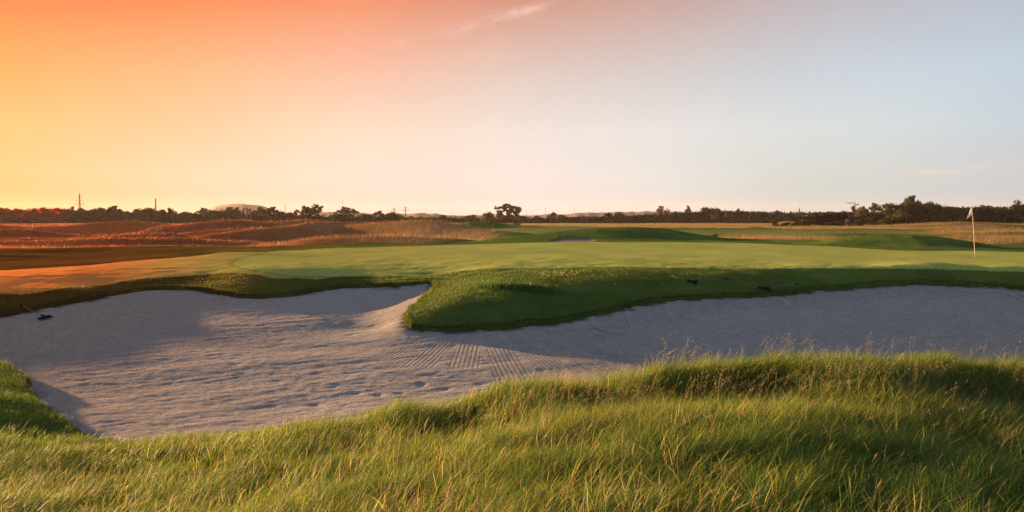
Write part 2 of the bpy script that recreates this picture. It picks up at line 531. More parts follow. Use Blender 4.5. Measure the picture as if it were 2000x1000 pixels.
def turf_colour(x, y):
    n = len(x)
    r = np.sqrt(x * x + y * y)
    n1 = fbm(x / 3.0, y / 3.0, 3, 21); n2 = fbm(x / 14.0, y / 14.0, 3, 31); n3 = fbm(x / .5, y / .5, 2, 41)
    rough = np.array([.072, .116, .026]); yellow_g = np.array([.125, .175, .033])
    col = rough[None] + (yellow_g - rough)[None] * sstep(.35, .75, n1)[:, None] * .8  # noise mixes in a yellower green
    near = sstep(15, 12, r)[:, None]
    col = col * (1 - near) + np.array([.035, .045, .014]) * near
    left_glow = left_glow_amount(x, y)[:, None]
    # mown and dried-out regions
    fes = np.zeros(n)
    for q in FESC:
        m = r > 45
        d = np.full(n, 9.0)
        d[m] = sdist(q, x[m], y[m])
        fes = np.maximum(fes, sstep(2.0, -2.0, d + (n2 - .5) * 6))
    tan = np.array([.31, .19, .08])[None] * (0.65 + .7 * n2)[:, None]
    grn = np.array([.085, .10, .03])[None]
    k = (sstep(.42, .62, fbm(x / 7, y / 4, 3, 61)) * .45 + sstep(.45, .6, fbm(x / 22, y / 10, 3, 67)) * .4 * sstep(0, 20, x))[:, None]
    tan = tan * (1 - k) + grn * k
    f = fes[:, None]
    col = col * (1 - f) + tan * f
    for q in (FAIR2, FAIR3):
        m = r > 60
        d = np.full(n, 9.0); d[m] = sdist(q, x[m], y[m])
        g = sstep(1, -1, d + (n2 - .5) * 3)[:, None]
        col = col * (1 - g) + np.array([.16, .19, .055]) * g
    rust = np.array([.40, .075, .018])[None] * (.5 + .9 * n2)[:, None]  # orange-red of the left-hand glow, used as grass colour
    rust_g = np.array([.115, .036, .008])[None] * (.55 + .9 * n1)[:, None]
    tgt = rust * f + rust_g * (1 - f)
    col = col * (1 - left_glow * .85) + tgt * left_glow * .85  # glow over the left blended into the ground colour
    col *= (.85 + .3 * n3)[:, None]
    return col, fes, left_glow[:, 0]


# ------------------------------------------------------------------ mesh helpers
def grid_mesh(name, X, Y, Z, keep, mat, attrs=None, colour=None):
    """mesh from the kept quads of a grid"""
    nr, nc = X.shape
    idx = np.arange(nr * nc).reshape(nr, nc)
    q = np.stack([idx[:-1, :-1], idx[:-1, 1:], idx[1:, 1:], idx[1:, :-1]], -1)[keep].reshape(-1, 4)
    used, inv = np.unique(q, return_inverse=True)
    q = inv.reshape(-1, 4)
    co = np.stack([X.ravel()[used], Y.ravel()[used], Z.ravel()[used]], 1)
    me = bpy.data.meshes.new(name)
    me.vertices.add(len(co)); me.vertices.foreach_set('co', co.ravel().astype(np.float32))
    me.loops.add(q.size); me.loops.foreach_set('vertex_index', q.ravel().astype(np.int32))
    me.polygons.add(len(q)); me.polygons.foreach_set('loop_start', np.arange(0, q.size, 4, dtype=np.int32))
    me.polygons.foreach_set('use_smooth', np.ones(len(q), bool))
    me.update(calc_edges=True)
    if colour is not None:
        c = np.ones((len(used), 4), np.float32); c[:, :3] = colour.reshape(-1, 3)[used]
        a = me.attributes.new('col', 'FLOAT_COLOR', 'POINT'); a.data.foreach_set('color', c.ravel())
    for k, v in (attrs or {}).items():
        a = me.attributes.new(k, 'FLOAT', 'POINT'); a.data.foreach_set('value', v.ravel()[used].astype(np.float32))
    me.materials.append(mat)
    ob = bpy.data.objects.new(name, me)
    C.objects.link(ob)
    return ob


def new_mat(name):
    m = bpy.data.materials.new(name)
    m.use_nodes = True
    m.node_tree.nodes.clear()
    t = NT(m.node_tree)
    out = t.n('ShaderNodeOutputMaterial')
    return m, t, out


def simple_mat(name, colour, rough=.6, metal=0.0, var=.15, scale=8.0):
    m, t, out = new_mat(name)
    tc = t.n('ShaderNodeTexCoord').outputs['Object']
    nz = t.noise(tc, scale, 4)
    c = t.mix(nz, (*[v * (1 - var) for v in colour], 1), (*[min(1, v * (1 + var)) for v in colour], 1))
    b = t.n('ShaderNodeBsdfPrincipled', ins={'Base Color': c, 'Roughness': rough, 'Metallic': metal})
    t.t.links.new(b.outputs[0], out.inputs[0])
    return m


def turf_mat(name, fine, bump, tint=(1, 1, 1), sheen=0.0, stripes=False, contrast=.35):
    m, t, out = new_mat(name)
    geo = t.n('ShaderNodeNewGeometry').outputs['Position']
    c = t.n('ShaderNodeAttribute', attribute_name='col').outputs['Color']
    n1 = t.noise(geo, fine, 6, .65)
    n2 = t.noise(t.vm('MULTIPLY', geo, (1, .35, 1)).outputs[0], fine * .12, 5, .6)
    k = t.m('ADD', t.m('MULTIPLY', t.m('SUBTRACT', n1, .5), contrast * 2), t.m('MULTIPLY', t.m('SUBTRACT', n2, .5), contrast * 2))
    k = t.m('ADD', k, 1.0)
    col_ = t.n('ShaderNodeVectorMath', operation='SCALE', ins={0: c, 3: k}).outputs[0]
    col_ = t.vm('MULTIPLY', col_, tint).outputs[0]
    b = t.n('ShaderNodeBsdfPrincipled', ins={'Base Color': col_, 'Roughness': .9, 'Specular IOR Level': 0.0,
                                             'Sheen Weight': sheen, 'Sheen Roughness': .5})
    bm = t.n('ShaderNodeBump', ins={'Strength': 1.0, 'Distance': bump, 'Height': t.m('ADD', n1, t.m('MULTIPLY', n2, 2.0))})
    t.t.links.new(bm.outputs[0], b.inputs['Normal'])
    t.t.links.new(b.outputs[0], out.inputs[0])
    return m


M_GROUND = turf_mat('rough turf', 14, .03, sheen=.0)
M_FAIR = turf_mat('fairway turf', 30, .008, contrast=.22)
M_GREEN = turf_mat('putting green turf', 40, .003, contrast=.14)


def sand_mat():
    m, t, out = new_mat('bunker sand')
    geo = t.n('ShaderNodeNewGeometry').outputs['Position']
    rake = t.n('ShaderNodeAttribute', attribute_name='rake').outputs['Fac']
    rm = t.n('ShaderNodeAttribute', attribute_name='rakemask').outputs['Fac']
    dirt = t.n('ShaderNodeAttribute', attribute_name='dirt').outputs['Fac']
    n1 = t.noise(geo, 2.2, 5, .6)
    n2 = t.noise(geo, 13, 9, .82)
    rot_ = t.n('ShaderNodeVectorRotate', rotation_type='Z_AXIS', ins={'Vector': geo, 'Angle': -R(35)}).outputs[0]
    n3 = t.noise(t.vm('MULTIPLY', rot_, (.3, 2.0, 1)).outputs[0], 4, 8, .75, .4)
    n4 = t.noise(geo, 38, 4, .7)
    c = t.ramp(n1, [(0.25, (.33, .318, .290)), (.75, (.44, .418, .372))])
    c = t.mix(t.maprange(n2, .3, .75), c, (.58, .555, .49, 1))
    c = t.mix(t.m('MULTIPLY', t.maprange(n2, .49, .34), .75), c, (.13, .125, .115, 1))
    c = t.mix(t.m('MULTIPLY', t.maprange(n4, .46, .36), .65), c, (.16, .15, .135, 1))
    c = t.mix(t.m('MULTIPLY', t.maprange(n4, .58, .68), .6), c, (.72, .69, .62, 1))
    c = t.mix(t.m('MULTIPLY', t.maprange(n3, .55, .4), .22), c, (.19, .18, .17, 1))
    c = t.mix(t.m('MULTIPLY', dirt, .85), c, (.09, .05, .03, 1))
    w = t.m('SINE', t.m('MULTIPLY', rake, 2 * math.pi / .098))
    w = t.m('MULTIPLY', w, rm)
    h = t.m('ADD', t.m('MULTIPLY', w, .026), t.m('MULTIPLY', n2, .055))
    h = t.m('ADD', h, t.m('MULTIPLY', n3, .085))
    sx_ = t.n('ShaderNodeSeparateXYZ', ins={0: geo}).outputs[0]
    c = t.mix(t.maprange(sx_, -3.5, -11.0), c, (1.12, .93, .84, 1), 'MULTIPLY')  # redder to the left: warm light painted into the sand colour
    b = t.n('ShaderNodeBsdfPrincipled', ins={'Base Color': c, 'Roughness': .95, 'Specular IOR Level': 0.0})
    bm = t.n('ShaderNodeBump', ins={'Strength': 1.0, 'Distance': 1.0, 'Height': h})
    t.t.links.new(bm.outputs[0], b.inputs['Normal'])
    t.t.links.new(b.outputs[0], out.inputs[0])
    return m


M_SAND = sand_mat()

# ------------------------------------------------------------------ ground sheet
NC = 1100
th = np.concatenate([np.linspace(-math.pi, -.68, 40, endpoint=False), np.linspace(-.68, .68, NC, endpoint=False), np.linspace(.68, math.pi, 41)])
lr = np.concatenate([np.linspace(math.log(.3), math.log(4.2), 25, endpoint=False), np.linspace(math.log(4.2), math.log(44), 760, endpoint=False),
                     np.linspace(math.log(44), math.log(210), 300, endpoint=False), np.linspace(math.log(210), math.log(9000), 90)])
A, B = np.meshgrid(th, lr, indexing='ij')
X = np.sin(A) * np.exp(B); Y = np.cos(A) * np.exp(B)
xf, yf = X.ravel(), Y.ravel()
rf = np.exp(B).ravel()
Zg = ground_base(xf, yf)
sb = np.full(xf.shape, 50.0)
m = (rf > 9) & (rf < 48) & (np.abs(A.ravel()) < 1.0)
sb[m] = sdist(BUNKER, xf[m], yf[m])
edge_n = (fbm(xf / .35, yf / .35, 3, 77) - .5) * .30
sbn = sb + edge_n
Zs = Zg.copy()
ms = sb < .8
Zs[ms] = sand_z(xf[ms], yf[ms])
# banks outside the sand stay above it
Zg[ms] = np.where(sb[ms] > 0, np.maximum(Zg[ms], Zs[ms] + .06), Zg[ms])
# the turf drops away to below the sand inside the bunker
drop = sstep(.05, -.05, sbn)
Zg_final = Zg * (1 - drop) + np.minimum(Zg, Zs - .25) * drop
# slight overhang roll at the lip
Zg_final += (fbm(xf / .7, yf / .7, 3, 19) - .5) * .07 * sstep(.3, 1.0, sb) * sstep(14, 16, rf) * sstep(45, 30, rf)

colr, fes_m, left_glow_m = turf_colour(xf, yf)
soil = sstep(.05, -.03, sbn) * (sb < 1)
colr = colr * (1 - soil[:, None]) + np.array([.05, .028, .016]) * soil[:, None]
sg = np.full(xf.shape, 50.0); m = (rf > 24) & (rf < 90) & (np.abs(A.ravel()) < .8)
sg[m] = sdist(GREEN, xf[m], yf[m])
sf = np.full(xf.shape, 50.0); sf[m] = sdist(FAIR, xf[m], yf[m])
sp = np.full(xf.shape, 50.0); m = (rf > 50) & (rf < 100) & (np.abs(A.ravel()) < .3)
sp[m] = sdist(SANDPIT, xf[m], yf[m])
# darker collar ring round the green, sunk a little
green_c = np.array([.345, .395, .092]); fair_c = np.array([.28, .29, .06])
n_g = fbm(xf / 1.6, yf / 5.0, 3, 81); n_h = fbm(xf / 6, yf / 2.0, 3, 85)
gcol = green_c[None] * (.82 + .36 * n_g)[:, None]
worn = sstep(.58, .78, n_h)[:, None] * .45
gcol = gcol * (1 - worn) + np.array([.32, .28, .11])[None] * worn
fcol = fair_c[None] * (.72 + .5 * n_g)[:, None]
dd = left_glow_m[:, None]
fcol = fcol * (1 - dd) + np.array([.92, .27, .055])[None] * (.8 + .4 * n_g)[:, None] * dd  # left fairway takes the orange glow as its colour
warm = sstep(2, -11, xf)[:, None] * sstep(25, 30, rf)[:, None] * (1 - dd)  # weaker warm glow, painted into green and fairway towards the left
gcol = gcol * (1 - warm * .75) + np.array([.42, .36, .075])[None] * warm * .75
fcol = fcol * (1 - warm * .6) + np.array([.42, .30, .065])[None] * warm * .6
soft = sstep(6.0, 0, sg)[:, None] * .8
fcol = fcol * (1 - soft) + (gcol * .9) * soft
ring = np.exp(-((sg - .12) / .13) ** 2)[:, None] * .45
fcol = fcol * (1 - ring * .7) + np.array([.05, .065, .016]) * ring * .7
isgreen = sg < 0
isfair = (~isgreen) & (sf < (n_g - .5) * .8)
issand2 = sp < 0
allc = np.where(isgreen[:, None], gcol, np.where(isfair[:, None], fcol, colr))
Zg_final = np.where(sp < .6, Zg_final - .08 * sstep(.5, -.4, sp), Zg_final)
shp = X.shape
cell = lambda v: v.reshape(shp)[:-1, :-1]
inner_keep = np.ones((shp[0] - 1, shp[1] - 1), bool)
kg = cell(isgreen); kf = cell(isfair); kp = cell(issand2)
deep = cell((sbn < -.7) & (sb < 20))
Zg2 = Zg_final.reshape(shp)
attr0 = None
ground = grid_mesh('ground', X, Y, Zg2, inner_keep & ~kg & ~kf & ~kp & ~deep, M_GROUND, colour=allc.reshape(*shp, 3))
fairway = grid_mesh('fairway', X, Y, Zg2, kf & ~kg & ~kp, M_FAIR, colour=allc.reshape(*shp, 3))
green = grid_mesh('putting_green', X, Y, Zg2, kg, M_GREEN, colour=allc.reshape(*shp, 3))

# sand: heaps, footprints and raking
def swaths(x, y):
    """across-rake coordinate and mask; rakes pulled outwards from the grass tongue"""
    cx, cy = -1.0, 26.5
    rr = np.hypot(x - cx, y - cy); an = np.arctan2(x - cx, cy - y)
    step = .11
    k = np.round(an / step)
    a0 = k * step
    bm_ = sstep(.42, .36, np.abs(an / step - k))
    across = (x - cx) * np.cos(a0) + (y - cy) * np.sin(a0)
    m1 = sstep(-1.2, -.8, an) * sstep(.9, .6, an) * (.6 + .4 * hash2(k, k * 0 + np.round(rr / 2.3), 6)) * bm_ * sstep(10.4, 9.6, rr + 1.6 * hash2(k, k * 0, 5))
    # along the far right edge the lines run straight to the lip
    k2 = np.round(x / 1.3)
    across2 = x + .25 * (hash2(k2, k2 * 0, 9) - .35) * (y - 26) * 1.0
    m2 = sstep(.42, .38, np.abs(x / 1.3 - k2)) * sstep(1.9, 2.6, x) * sstep(1.9, 1.0, -sdist_b) * 0.9
    use2 = m2 > m1
    return np.where(use2, across2, across), np.maximum(m1, m2) * sstep(.03, .12, np.abs(m1 - m2))


sdist_b = np.where(sb < 1, sb, 0)
sdist_b = np.minimum(sdist_b, 0)
rk, rkm = swaths(xf, yf)
edgeband = sstep(-.05, -.6, sb)
ur_ = xf * .82 + yf * .57; vr_ = -xf * .57 + yf * .82
dist_rough = fbm(ur_ / 1.3, vr_ / .28, 4, 101)
lumps = fbm(xf / .2, yf / .15, 2, 111)
foot = fbm(xf / .5, yf / .3, 2, 131)
trod = sstep(1.5, -1.0, xf + (yf - 18) * .15)          # the left and middle are trodden
# a line of footprints along the near bank
fp = np.zeros_like(xf)
r2 = random.Random(3)
for i in range(14):
    if r2.random() < .4: continue
    q = P(580 + i * 40 + r2.uniform(-16, 16), 796 - i * 6.0 + r2.uniform(-12, 10), -1.38)
    fp += np.exp(-(((xf - q[0]) / r2.uniform(.07, .13)) ** 2 + ((yf - q[1]) / r2.uniform(.1, .18)) ** 2))
for i in range(30):
    q = P(r2.uniform(250, 900), r2.uniform(640, 800), -1.3)
    fp += .35 * np.exp(-(((xf - q[0]) / .16) ** 2 + ((yf - q[1]) / .12) ** 2))
amp = .005 + .009 * trod * (1 - .7 * rkm)
Zsand = Zs + ((dist_rough - .5) * amp * 1.5 + (lumps - .5) * (.003 + .012 * trod * (1 - .6 * rkm)) - .018 * fp) * np.maximum(edgeband, .15)
Zsand += (fbm(xf / 3.5, yf / 2.2, 2, 141) - .5) * .10 * edgeband
dirt = sstep(.0, -.28, -np.abs(sbn) + .0) * 0 + sstep(-.28, -.02, sbn) * sstep(.35, .6, fbm(xf / .5, yf / .5, 2, 151))
ks = cell(sbn < .25) & cell(sb < .75)
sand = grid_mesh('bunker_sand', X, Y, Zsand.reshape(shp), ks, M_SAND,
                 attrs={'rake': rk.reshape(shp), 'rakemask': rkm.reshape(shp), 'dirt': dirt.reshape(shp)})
sand2 = grid_mesh('bunker_sand', X, Y, Zg2, kp, M_SAND,
                  attrs={'rake': rk.reshape(shp), 'rakemask': (rkm * 0).reshape(shp), 'dirt': (rkm * 0 + .7).reshape(shp)})
for o in (ground, fairway, green, sand, sand2):
    o['kind'] = 'structure'

exec_after_ground = True
_Zg_lookup = Zg_final.reshape(shp)


def gz(x, y):
    """height of the finished ground (bilinear from the sheet)"""
    a, b = polar(x, y)
    ia = np.interp(a, th, np.arange(len(th))); ib = np.interp(b, lr, np.arange(len(lr)))
    i = np.clip(ia.astype(int), 0, len(th) - 2); j = np.clip(ib.astype(int), 0, len(lr) - 2)
    fa = ia - i; fb = ib - j
    g = _Zg_lookup
    return (g[i, j] * (1 - fa) + g[i + 1, j] * fa) * (1 - fb) + (g[i, j + 1] * (1 - fa) + g[i + 1, j + 1] * fa) * fb


# ------------------------------------------------------------------ grass
def grass_mat(name, trans=.45):
    m, t, out = new_mat(name)
    c = t.n('ShaderNodeAttribute', attribute_name='col').outputs['Color']
    d = t.n('ShaderNodeBsdfPrincipled', ins={'Base Color': c, 'Roughness': .55, 'Specular IOR Level': .3})
    tr = t.n('ShaderNodeBsdfTranslucent', ins={'Color': t.vm('MULTIPLY', c, (.95, 1.1, .6)).outputs[0]})
    mx = t.n('ShaderNodeMixShader', ins={0: trans})
    t.t.links.new(d.outputs[0], mx.inputs[1]); t.t.links.new(tr.outputs[0], mx.inputs[2])
    t.t.links.new(mx.outputs[0], out.inputs[0])
    return m


M_GRASS = grass_mat('grass blades')


M_FESC = grass_mat('fescue', .35)


def blades(name, x, y, z, h, w, lean_az, lean, colour, nseg=3, mat=None, face=None, tipcol=None):
    """blades of grass as narrow curved strips, all in one mesh"""
    n = len(x)
    if face is None:
        face = rng.uniform(0, 2 * math.pi, n)
    sx, sy = np.cos(face), np.sin(face)
    lx, ly = np.cos(lean_az), np.sin(lean_az)
    nv = 2 * nseg + 1
    co = np.empty((n, nv, 3), np.float32)
    cl = np.ones((n, nv, 4), np.float32)
    if tipcol is None:
        tipcol = colour * np.array([1.2, 1.1, .9])
    for s in range(nseg + 1):
        t = s / nseg
        bend = lean * t * t
        up = np.sqrt(np.maximum(1 - (lean * t) ** 2 * .55, .12)) * t
        cx = x + lx * bend * h; cy = y + ly * bend * h; cz = z + up * h
        ww = w * (1 - t ** 1.6 * .9) * .5
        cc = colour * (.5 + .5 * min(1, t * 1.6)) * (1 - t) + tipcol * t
        if s < nseg:
            co[:, 2 * s, 0] = cx - sx * ww; co[:, 2 * s, 1] = cy - sy * ww; co[:, 2 * s, 2] = cz
            co[:, 2 * s + 1, 0] = cx + sx * ww; co[:, 2 * s + 1, 1] = cy + sy * ww; co[:, 2 * s + 1, 2] = cz
            cl[:, 2 * s, :3] = cc; cl[:, 2 * s + 1, :3] = cc
        else:
            co[:, 2 * s, 0] = cx; co[:, 2 * s, 1] = cy; co[:, 2 * s, 2] = cz
            cl[:, 2 * s, :3] = cc
    pat = []
    for s in range(nseg - 1):
        pat += [2 * s, 2 * s + 1, 2 * s + 3, 2 * s + 2]
    pat += [2 * nseg - 2, 2 * nseg - 1, 2 * nseg]
    starts = [4 * s for s in range(nseg)]
    pl = len(pat)
    loops = (np.arange(n)[:, None] * nv + np.array(pat)[None]).astype(np.int32)
    ls = (np.arange(n)[:, None] * pl + np.array(starts)[None]).astype(np.int32)
    me = bpy.data.meshes.new(name)
    me.vertices.add(n * nv); me.vertices.foreach_set('co', co.ravel())
    me.loops.add(loops.size); me.loops.foreach_set('vertex_index', loops.ravel())
    me.polygons.add(ls.size); me.polygons.foreach_set('loop_start', ls.ravel())
    me.polygons.foreach_set('use_smooth', np.ones(ls.size, bool))
    me.update(calc_edges=True)
    a = me.attributes.new('col', 'FLOAT_COLOR', 'POINT'); a.data.foreach_set('color', cl.ravel())
    me.materials.append(mat or M_GRASS)
    ob = bpy.data.objects.new(name, me)
    C.objects.link(ob)
    ob['kind'] = 'stuff'
    return ob


def sample_polar(n, r0, r1, a0, a1, power):
    """random points with density falling as 1/r^power"""
    u = rng.uniform(0, 1, n)
    e = 2 - power
    if abs(e) < 1e-6:
        r = r0 * (r1 / r0) ** u
    else:
        r = (r0 ** e + u * (r1 ** e - r0 ** e)) ** (1 / e)
    a = rng.uniform(a0, a1, n)
    return np.sin(a) * r, np.cos(a) * r, r


def pick(cols, probs):
    """choose colours by per-blade probability"""
    n = probs[0].shape[0]
    Pm = np.stack(probs, 1); Pm = Pm / Pm.sum(1, keepdims=True)
    c = Pm.cumsum(1); u = rng.uniform(0, 1, n)[:, None]
    i = (u > c).sum(1).clip(0, len(cols) - 1)
    return np.array(cols)[i]


# --- long grass of the near bank
def near_bank():
    x, y, r = sample_polar(540000, 3.6, 16.0, -.66, .66, 1.0)
    s = sdist(BUNKER, x, y)
    k = (s > .02) & (y < 15.2) & (y < 14.5 + x * .05)
    # behind the left tongue everything is short
    x, y, r, s = x[k], y[k], r[k], s[k]
    lt = sstep(-5.3, -6.2, x) * sstep(11.2, 12.2, y)      # the short-mown tongue at the left
    keep = rng.uniform(0, 1, len(x)) > lt
    x, y, r, s, lt = x[keep], y[keep], r[keep], s[keep], lt[keep]
    n = len(x)
    z = gz(x, y)
    # clumps: every blade belongs to a tussock that shares height, lean and colour
    cn = fbm(x / .55, y / .55, 2, 201); cm = fbm(x / 1.8, y / 1.2, 2, 203); tus = vnoise(x / .22, y / .22, 205)
    crest = np.exp(-((y - 11.5) / .7) ** 2)
    ridge1 = np.exp(-((y - (9.4 + .25 * np.sin(x * .8))) / .75) ** 2) * sstep(-2, 1.5, x)
    hollow = np.exp(-((y - 10.7) / .45) ** 2) * sstep(-4, 0, x)
    green_side = sstep(-1, 4, x) * sstep(9.2, 7.6, y)
    h = (.06 + .28 * cn + .18 * tus) * rng.uniform(.6, 1.2, n) * (.85 + .25 * cm)
    h *= 1 - .38 * sstep(1.5, -4, x)
    h *= 1 + .25 * green_side
    w = rng.uniform(.0022, .0056, n) * (r / 7) ** .5
    la = rng.normal(0.15, .95, n) + (cn - .5) * 2.4 + (tus - .5) * 1.6
    le = np.clip(rng.normal(.75, .22, n) + (tus - .5) * .7, .05, 1.15)
    g1 = [.078, .175, .028]; g2 = [.115, .205, .026]; g3 = [.22, .26, .036]; st = [.34, .27, .10]; pk = [.26, .15, .10]
    p1 = .55 + 1.4 * green_side + .8 * hollow
    p2 = .9 + .2 * cm
    p3 = .75 + .5 * ridge1 + .5 * crest - .45 * green_side
    p4 = .10 + .35 * sstep(.5, .75, cm) + .35 * ridge1 + .08 * sstep(0, -4, x) - .12 * green_side
    p5 = .05 + .45 * hollow * sstep(.35, .7, cn)
    c = pick([g1, g2, g3, st, pk], [np.maximum(p, .02) for p in (p1, p2, p3, p4, p5)])
    c = c * rng.uniform(.5, 1.45, (n, 1))
    ob = blades('long_grass', x, y, z - .01, h, w, la, le, c, 4)
    ob['label'] = 'long wind-blown green and yellow grass on the near bank in front of the bunker'
    ob['category'] = 'grass'


near_bank()


def straw_layer():
    # dead, flattened straw and longer coarse blades that catch the light
    x, y, r = sample_polar(42000, 3.6, 12.2, -.64, .64, 1.2)
    s = sdist(BUNKER, x, y)
    k = (s > .1) & (y < 12.6)
    x, y, r = x[k], y[k], r[k]
    n = len(x)
    cn = fbm(x / .7, y / .7, 2, 301)
    cr = sstep(-1, 4, x)
    la = rng.normal(.3, 1.0, n) + (cn - .5) * 2.5
    h = rng.uniform(.16, .42, n) * (.75 + .5 * cn) * (.6 + .4 * sstep(-4, 2, x))
    le = np.clip(rng.normal(.7, .3, n), 0, 1.2)
    c = pick([[.44, .37, .15], [.17, .27, .045], [.52, .45, .25], [.28, .17, .10]],
             [.5 - .25 * cr, .45 + .9 * cr, .16 + cr * 0, .16 + cr * 0])
    nearc = sstep(9.5, 6.0, y)
    ob = blades('coarse_straw_grass', x, y, gz(x, y), h * (1 + .2 * nearc), rng.uniform(.003, .0075, n) * (1 + .45 * nearc), la, le, c * rng.uniform(.7, 1.3, (n, 1)), 5)
    ob['label'] = 'coarse pale straw and broad blades lying over the near bank grass'
    ob['category'] = 'grass'


straw_layer()


def seed_heads():
    """flowering stalks with loose drooping panicles"""
    pts = []
    rr = random.Random(11)
    for i in range(680):
        u = rr.random()
        if u < .24:
            y = rr.gauss(11.75, .45); x = rr.uniform(-.2, 8.2)
            if rr.random() < .5: x = rr.choice([.9, 1.6, 2.6, 4.05, 6.9]) + rr.gauss(0, .35)
        elif u < .85:
            y = rr.gauss(10.7, .28); x = rr.uniform(-.6, 7.6)
        else:
            y = rr.uniform(5.5, 11); x = rr.uniform(-.55, .55) * y
        pts.append((x, y))
    x = np.array([p[0] for p in pts]); y = np.array([p[1] for p in pts])
    s = sdist(BUNKER, x, y)
    k = s > .05
    x, y = x[k], y[k]
    n = len(x)
    z = gz(x, y)
    H = rng.uniform(.28, .58, n); la = rng.normal(.2, .8, n); le = np.clip(rng.normal(.5, .25, n), .05, 1.0)
    stalk_c = np.tile(np.array([.34, .24, .12]), (n, 1)) * rng.uniform(.7, 1.2, (n, 1))
    ob1 = (x, y, z, H, rng.uniform(.0025, .004, n), la, le, stalk_c)
    # florets along the top third
    F_ = 24
    t = rng.uniform(.68, 1.02, (n, F_))
    bend = le[:, None] * t * t
    up = np.sqrt(np.maximum(1 - (le[:, None] * t) ** 2 * .55, .12)) * t
    spread = (1.05 - t) * .075 + .006
    fx = x[:, None] + np.cos(la)[:, None] * bend * H[:, None] + rng.normal(0, 1, t.shape) * spread * .55
    fy = y[:, None] + np.sin(la)[:, None] * bend * H[:, None] + rng.normal(0, 1, t.shape) * spread * .55
    fz = z[:, None] + up * H[:, None] + rng.normal(0, .006, t.shape)
    fc = np.repeat(np.tile(np.array([.42, .32, .20]), (n, 1)) * rng.uniform(.7, 1.2, (n, 1)), F_, 0)
    N = n * F_
    X_ = np.concatenate([x, fx.ravel()]); Y_ = np.concatenate([y, fy.ravel()]); Z_ = np.concatenate([z, fz.ravel()])
    Hh = np.concatenate([H, rng.uniform(.010, .020, N)])
    Ww = np.concatenate([ob1[4], rng.uniform(.0022, .0045, N)])
    La = np.concatenate([la, rng.normal(.2, .9, N)]); Le = np.concatenate([le, rng.uniform(.2, 1, N)])
    ob = blades('seed_heads', X_, Y_, Z_, Hh, Ww, La, Le, np.concatenate([stalk_c, fc]), 3)
    ob['label'] = 'pinkish brown flowering grass stalks standing along the bank against the sand'
    ob['category'] = 'grass'
    # plump wheat-like ears nearer the camera
    q = [(1300, 905), (1400, 975), (1230, 900), (1690, 905), (1700, 965), (1780, 930), (1720, 990), (1930, 940), (1610, 880), (1470, 930), (1820, 870), (1560, 960), (1880, 985), (960, 900), (870, 950)]
    xs = []; ys = []; hs = []
    for a, b in q:
        p = hit(a, b, lambda u, v: ground_base(u, v) + .26, y0=3)
        xs.append(p[0]); ys.append(p[1])
    x = np.array(xs); y = np.array(ys); n = len(x); z = gz(x, y)
    H = rng.uniform(.3, .4, n); la = rng.normal(.6, .5, n); le = rng.uniform(.3, .7, n)
    F_ = 90
    t = rng.uniform(.74, 1.0, (n, F_)); bend = le[:, None] * t * t
    up = np.sqrt(np.maximum(1 - (le[:, None] * t) ** 2 * .55, .12)) * t
    rad = .0042 * np.sin((t - .72) / .29 * math.pi).clip(.15, 1)
    fx = x[:, None] + np.cos(la)[:, None] * bend * H[:, None] + rng.normal(0, 1, t.shape) * rad
    fy = y[:, None] + np.sin(la)[:, None] * bend * H[:, None] + rng.normal(0, 1, t.shape) * rad
    fz = z[:, None] + up * H[:, None]
    N = n * F_
    c = np.concatenate([np.tile([.3, .28, .1], (n, 1)), np.tile([.5, .38, .2], (N, 1))])
    ob = blades('grass_ears', np.concatenate([x, fx.ravel()]), np.concatenate([y, fy.ravel()]), np.concatenate([z, fz.ravel()]),
                np.concatenate([H, rng.uniform(.014, .022, N)]), np.concatenate([np.full(n, .004), rng.uniform(.003, .0045, N)]),
                np.concatenate([la, np.repeat(la, F_)]), np.concatenate([le, np.repeat(le, F_)]), c, 3)
    ob['label'] = 'slender pale ears of grass nodding among the dark green blades nearest the camera'
    ob['category'] = 'grass'


seed_heads()


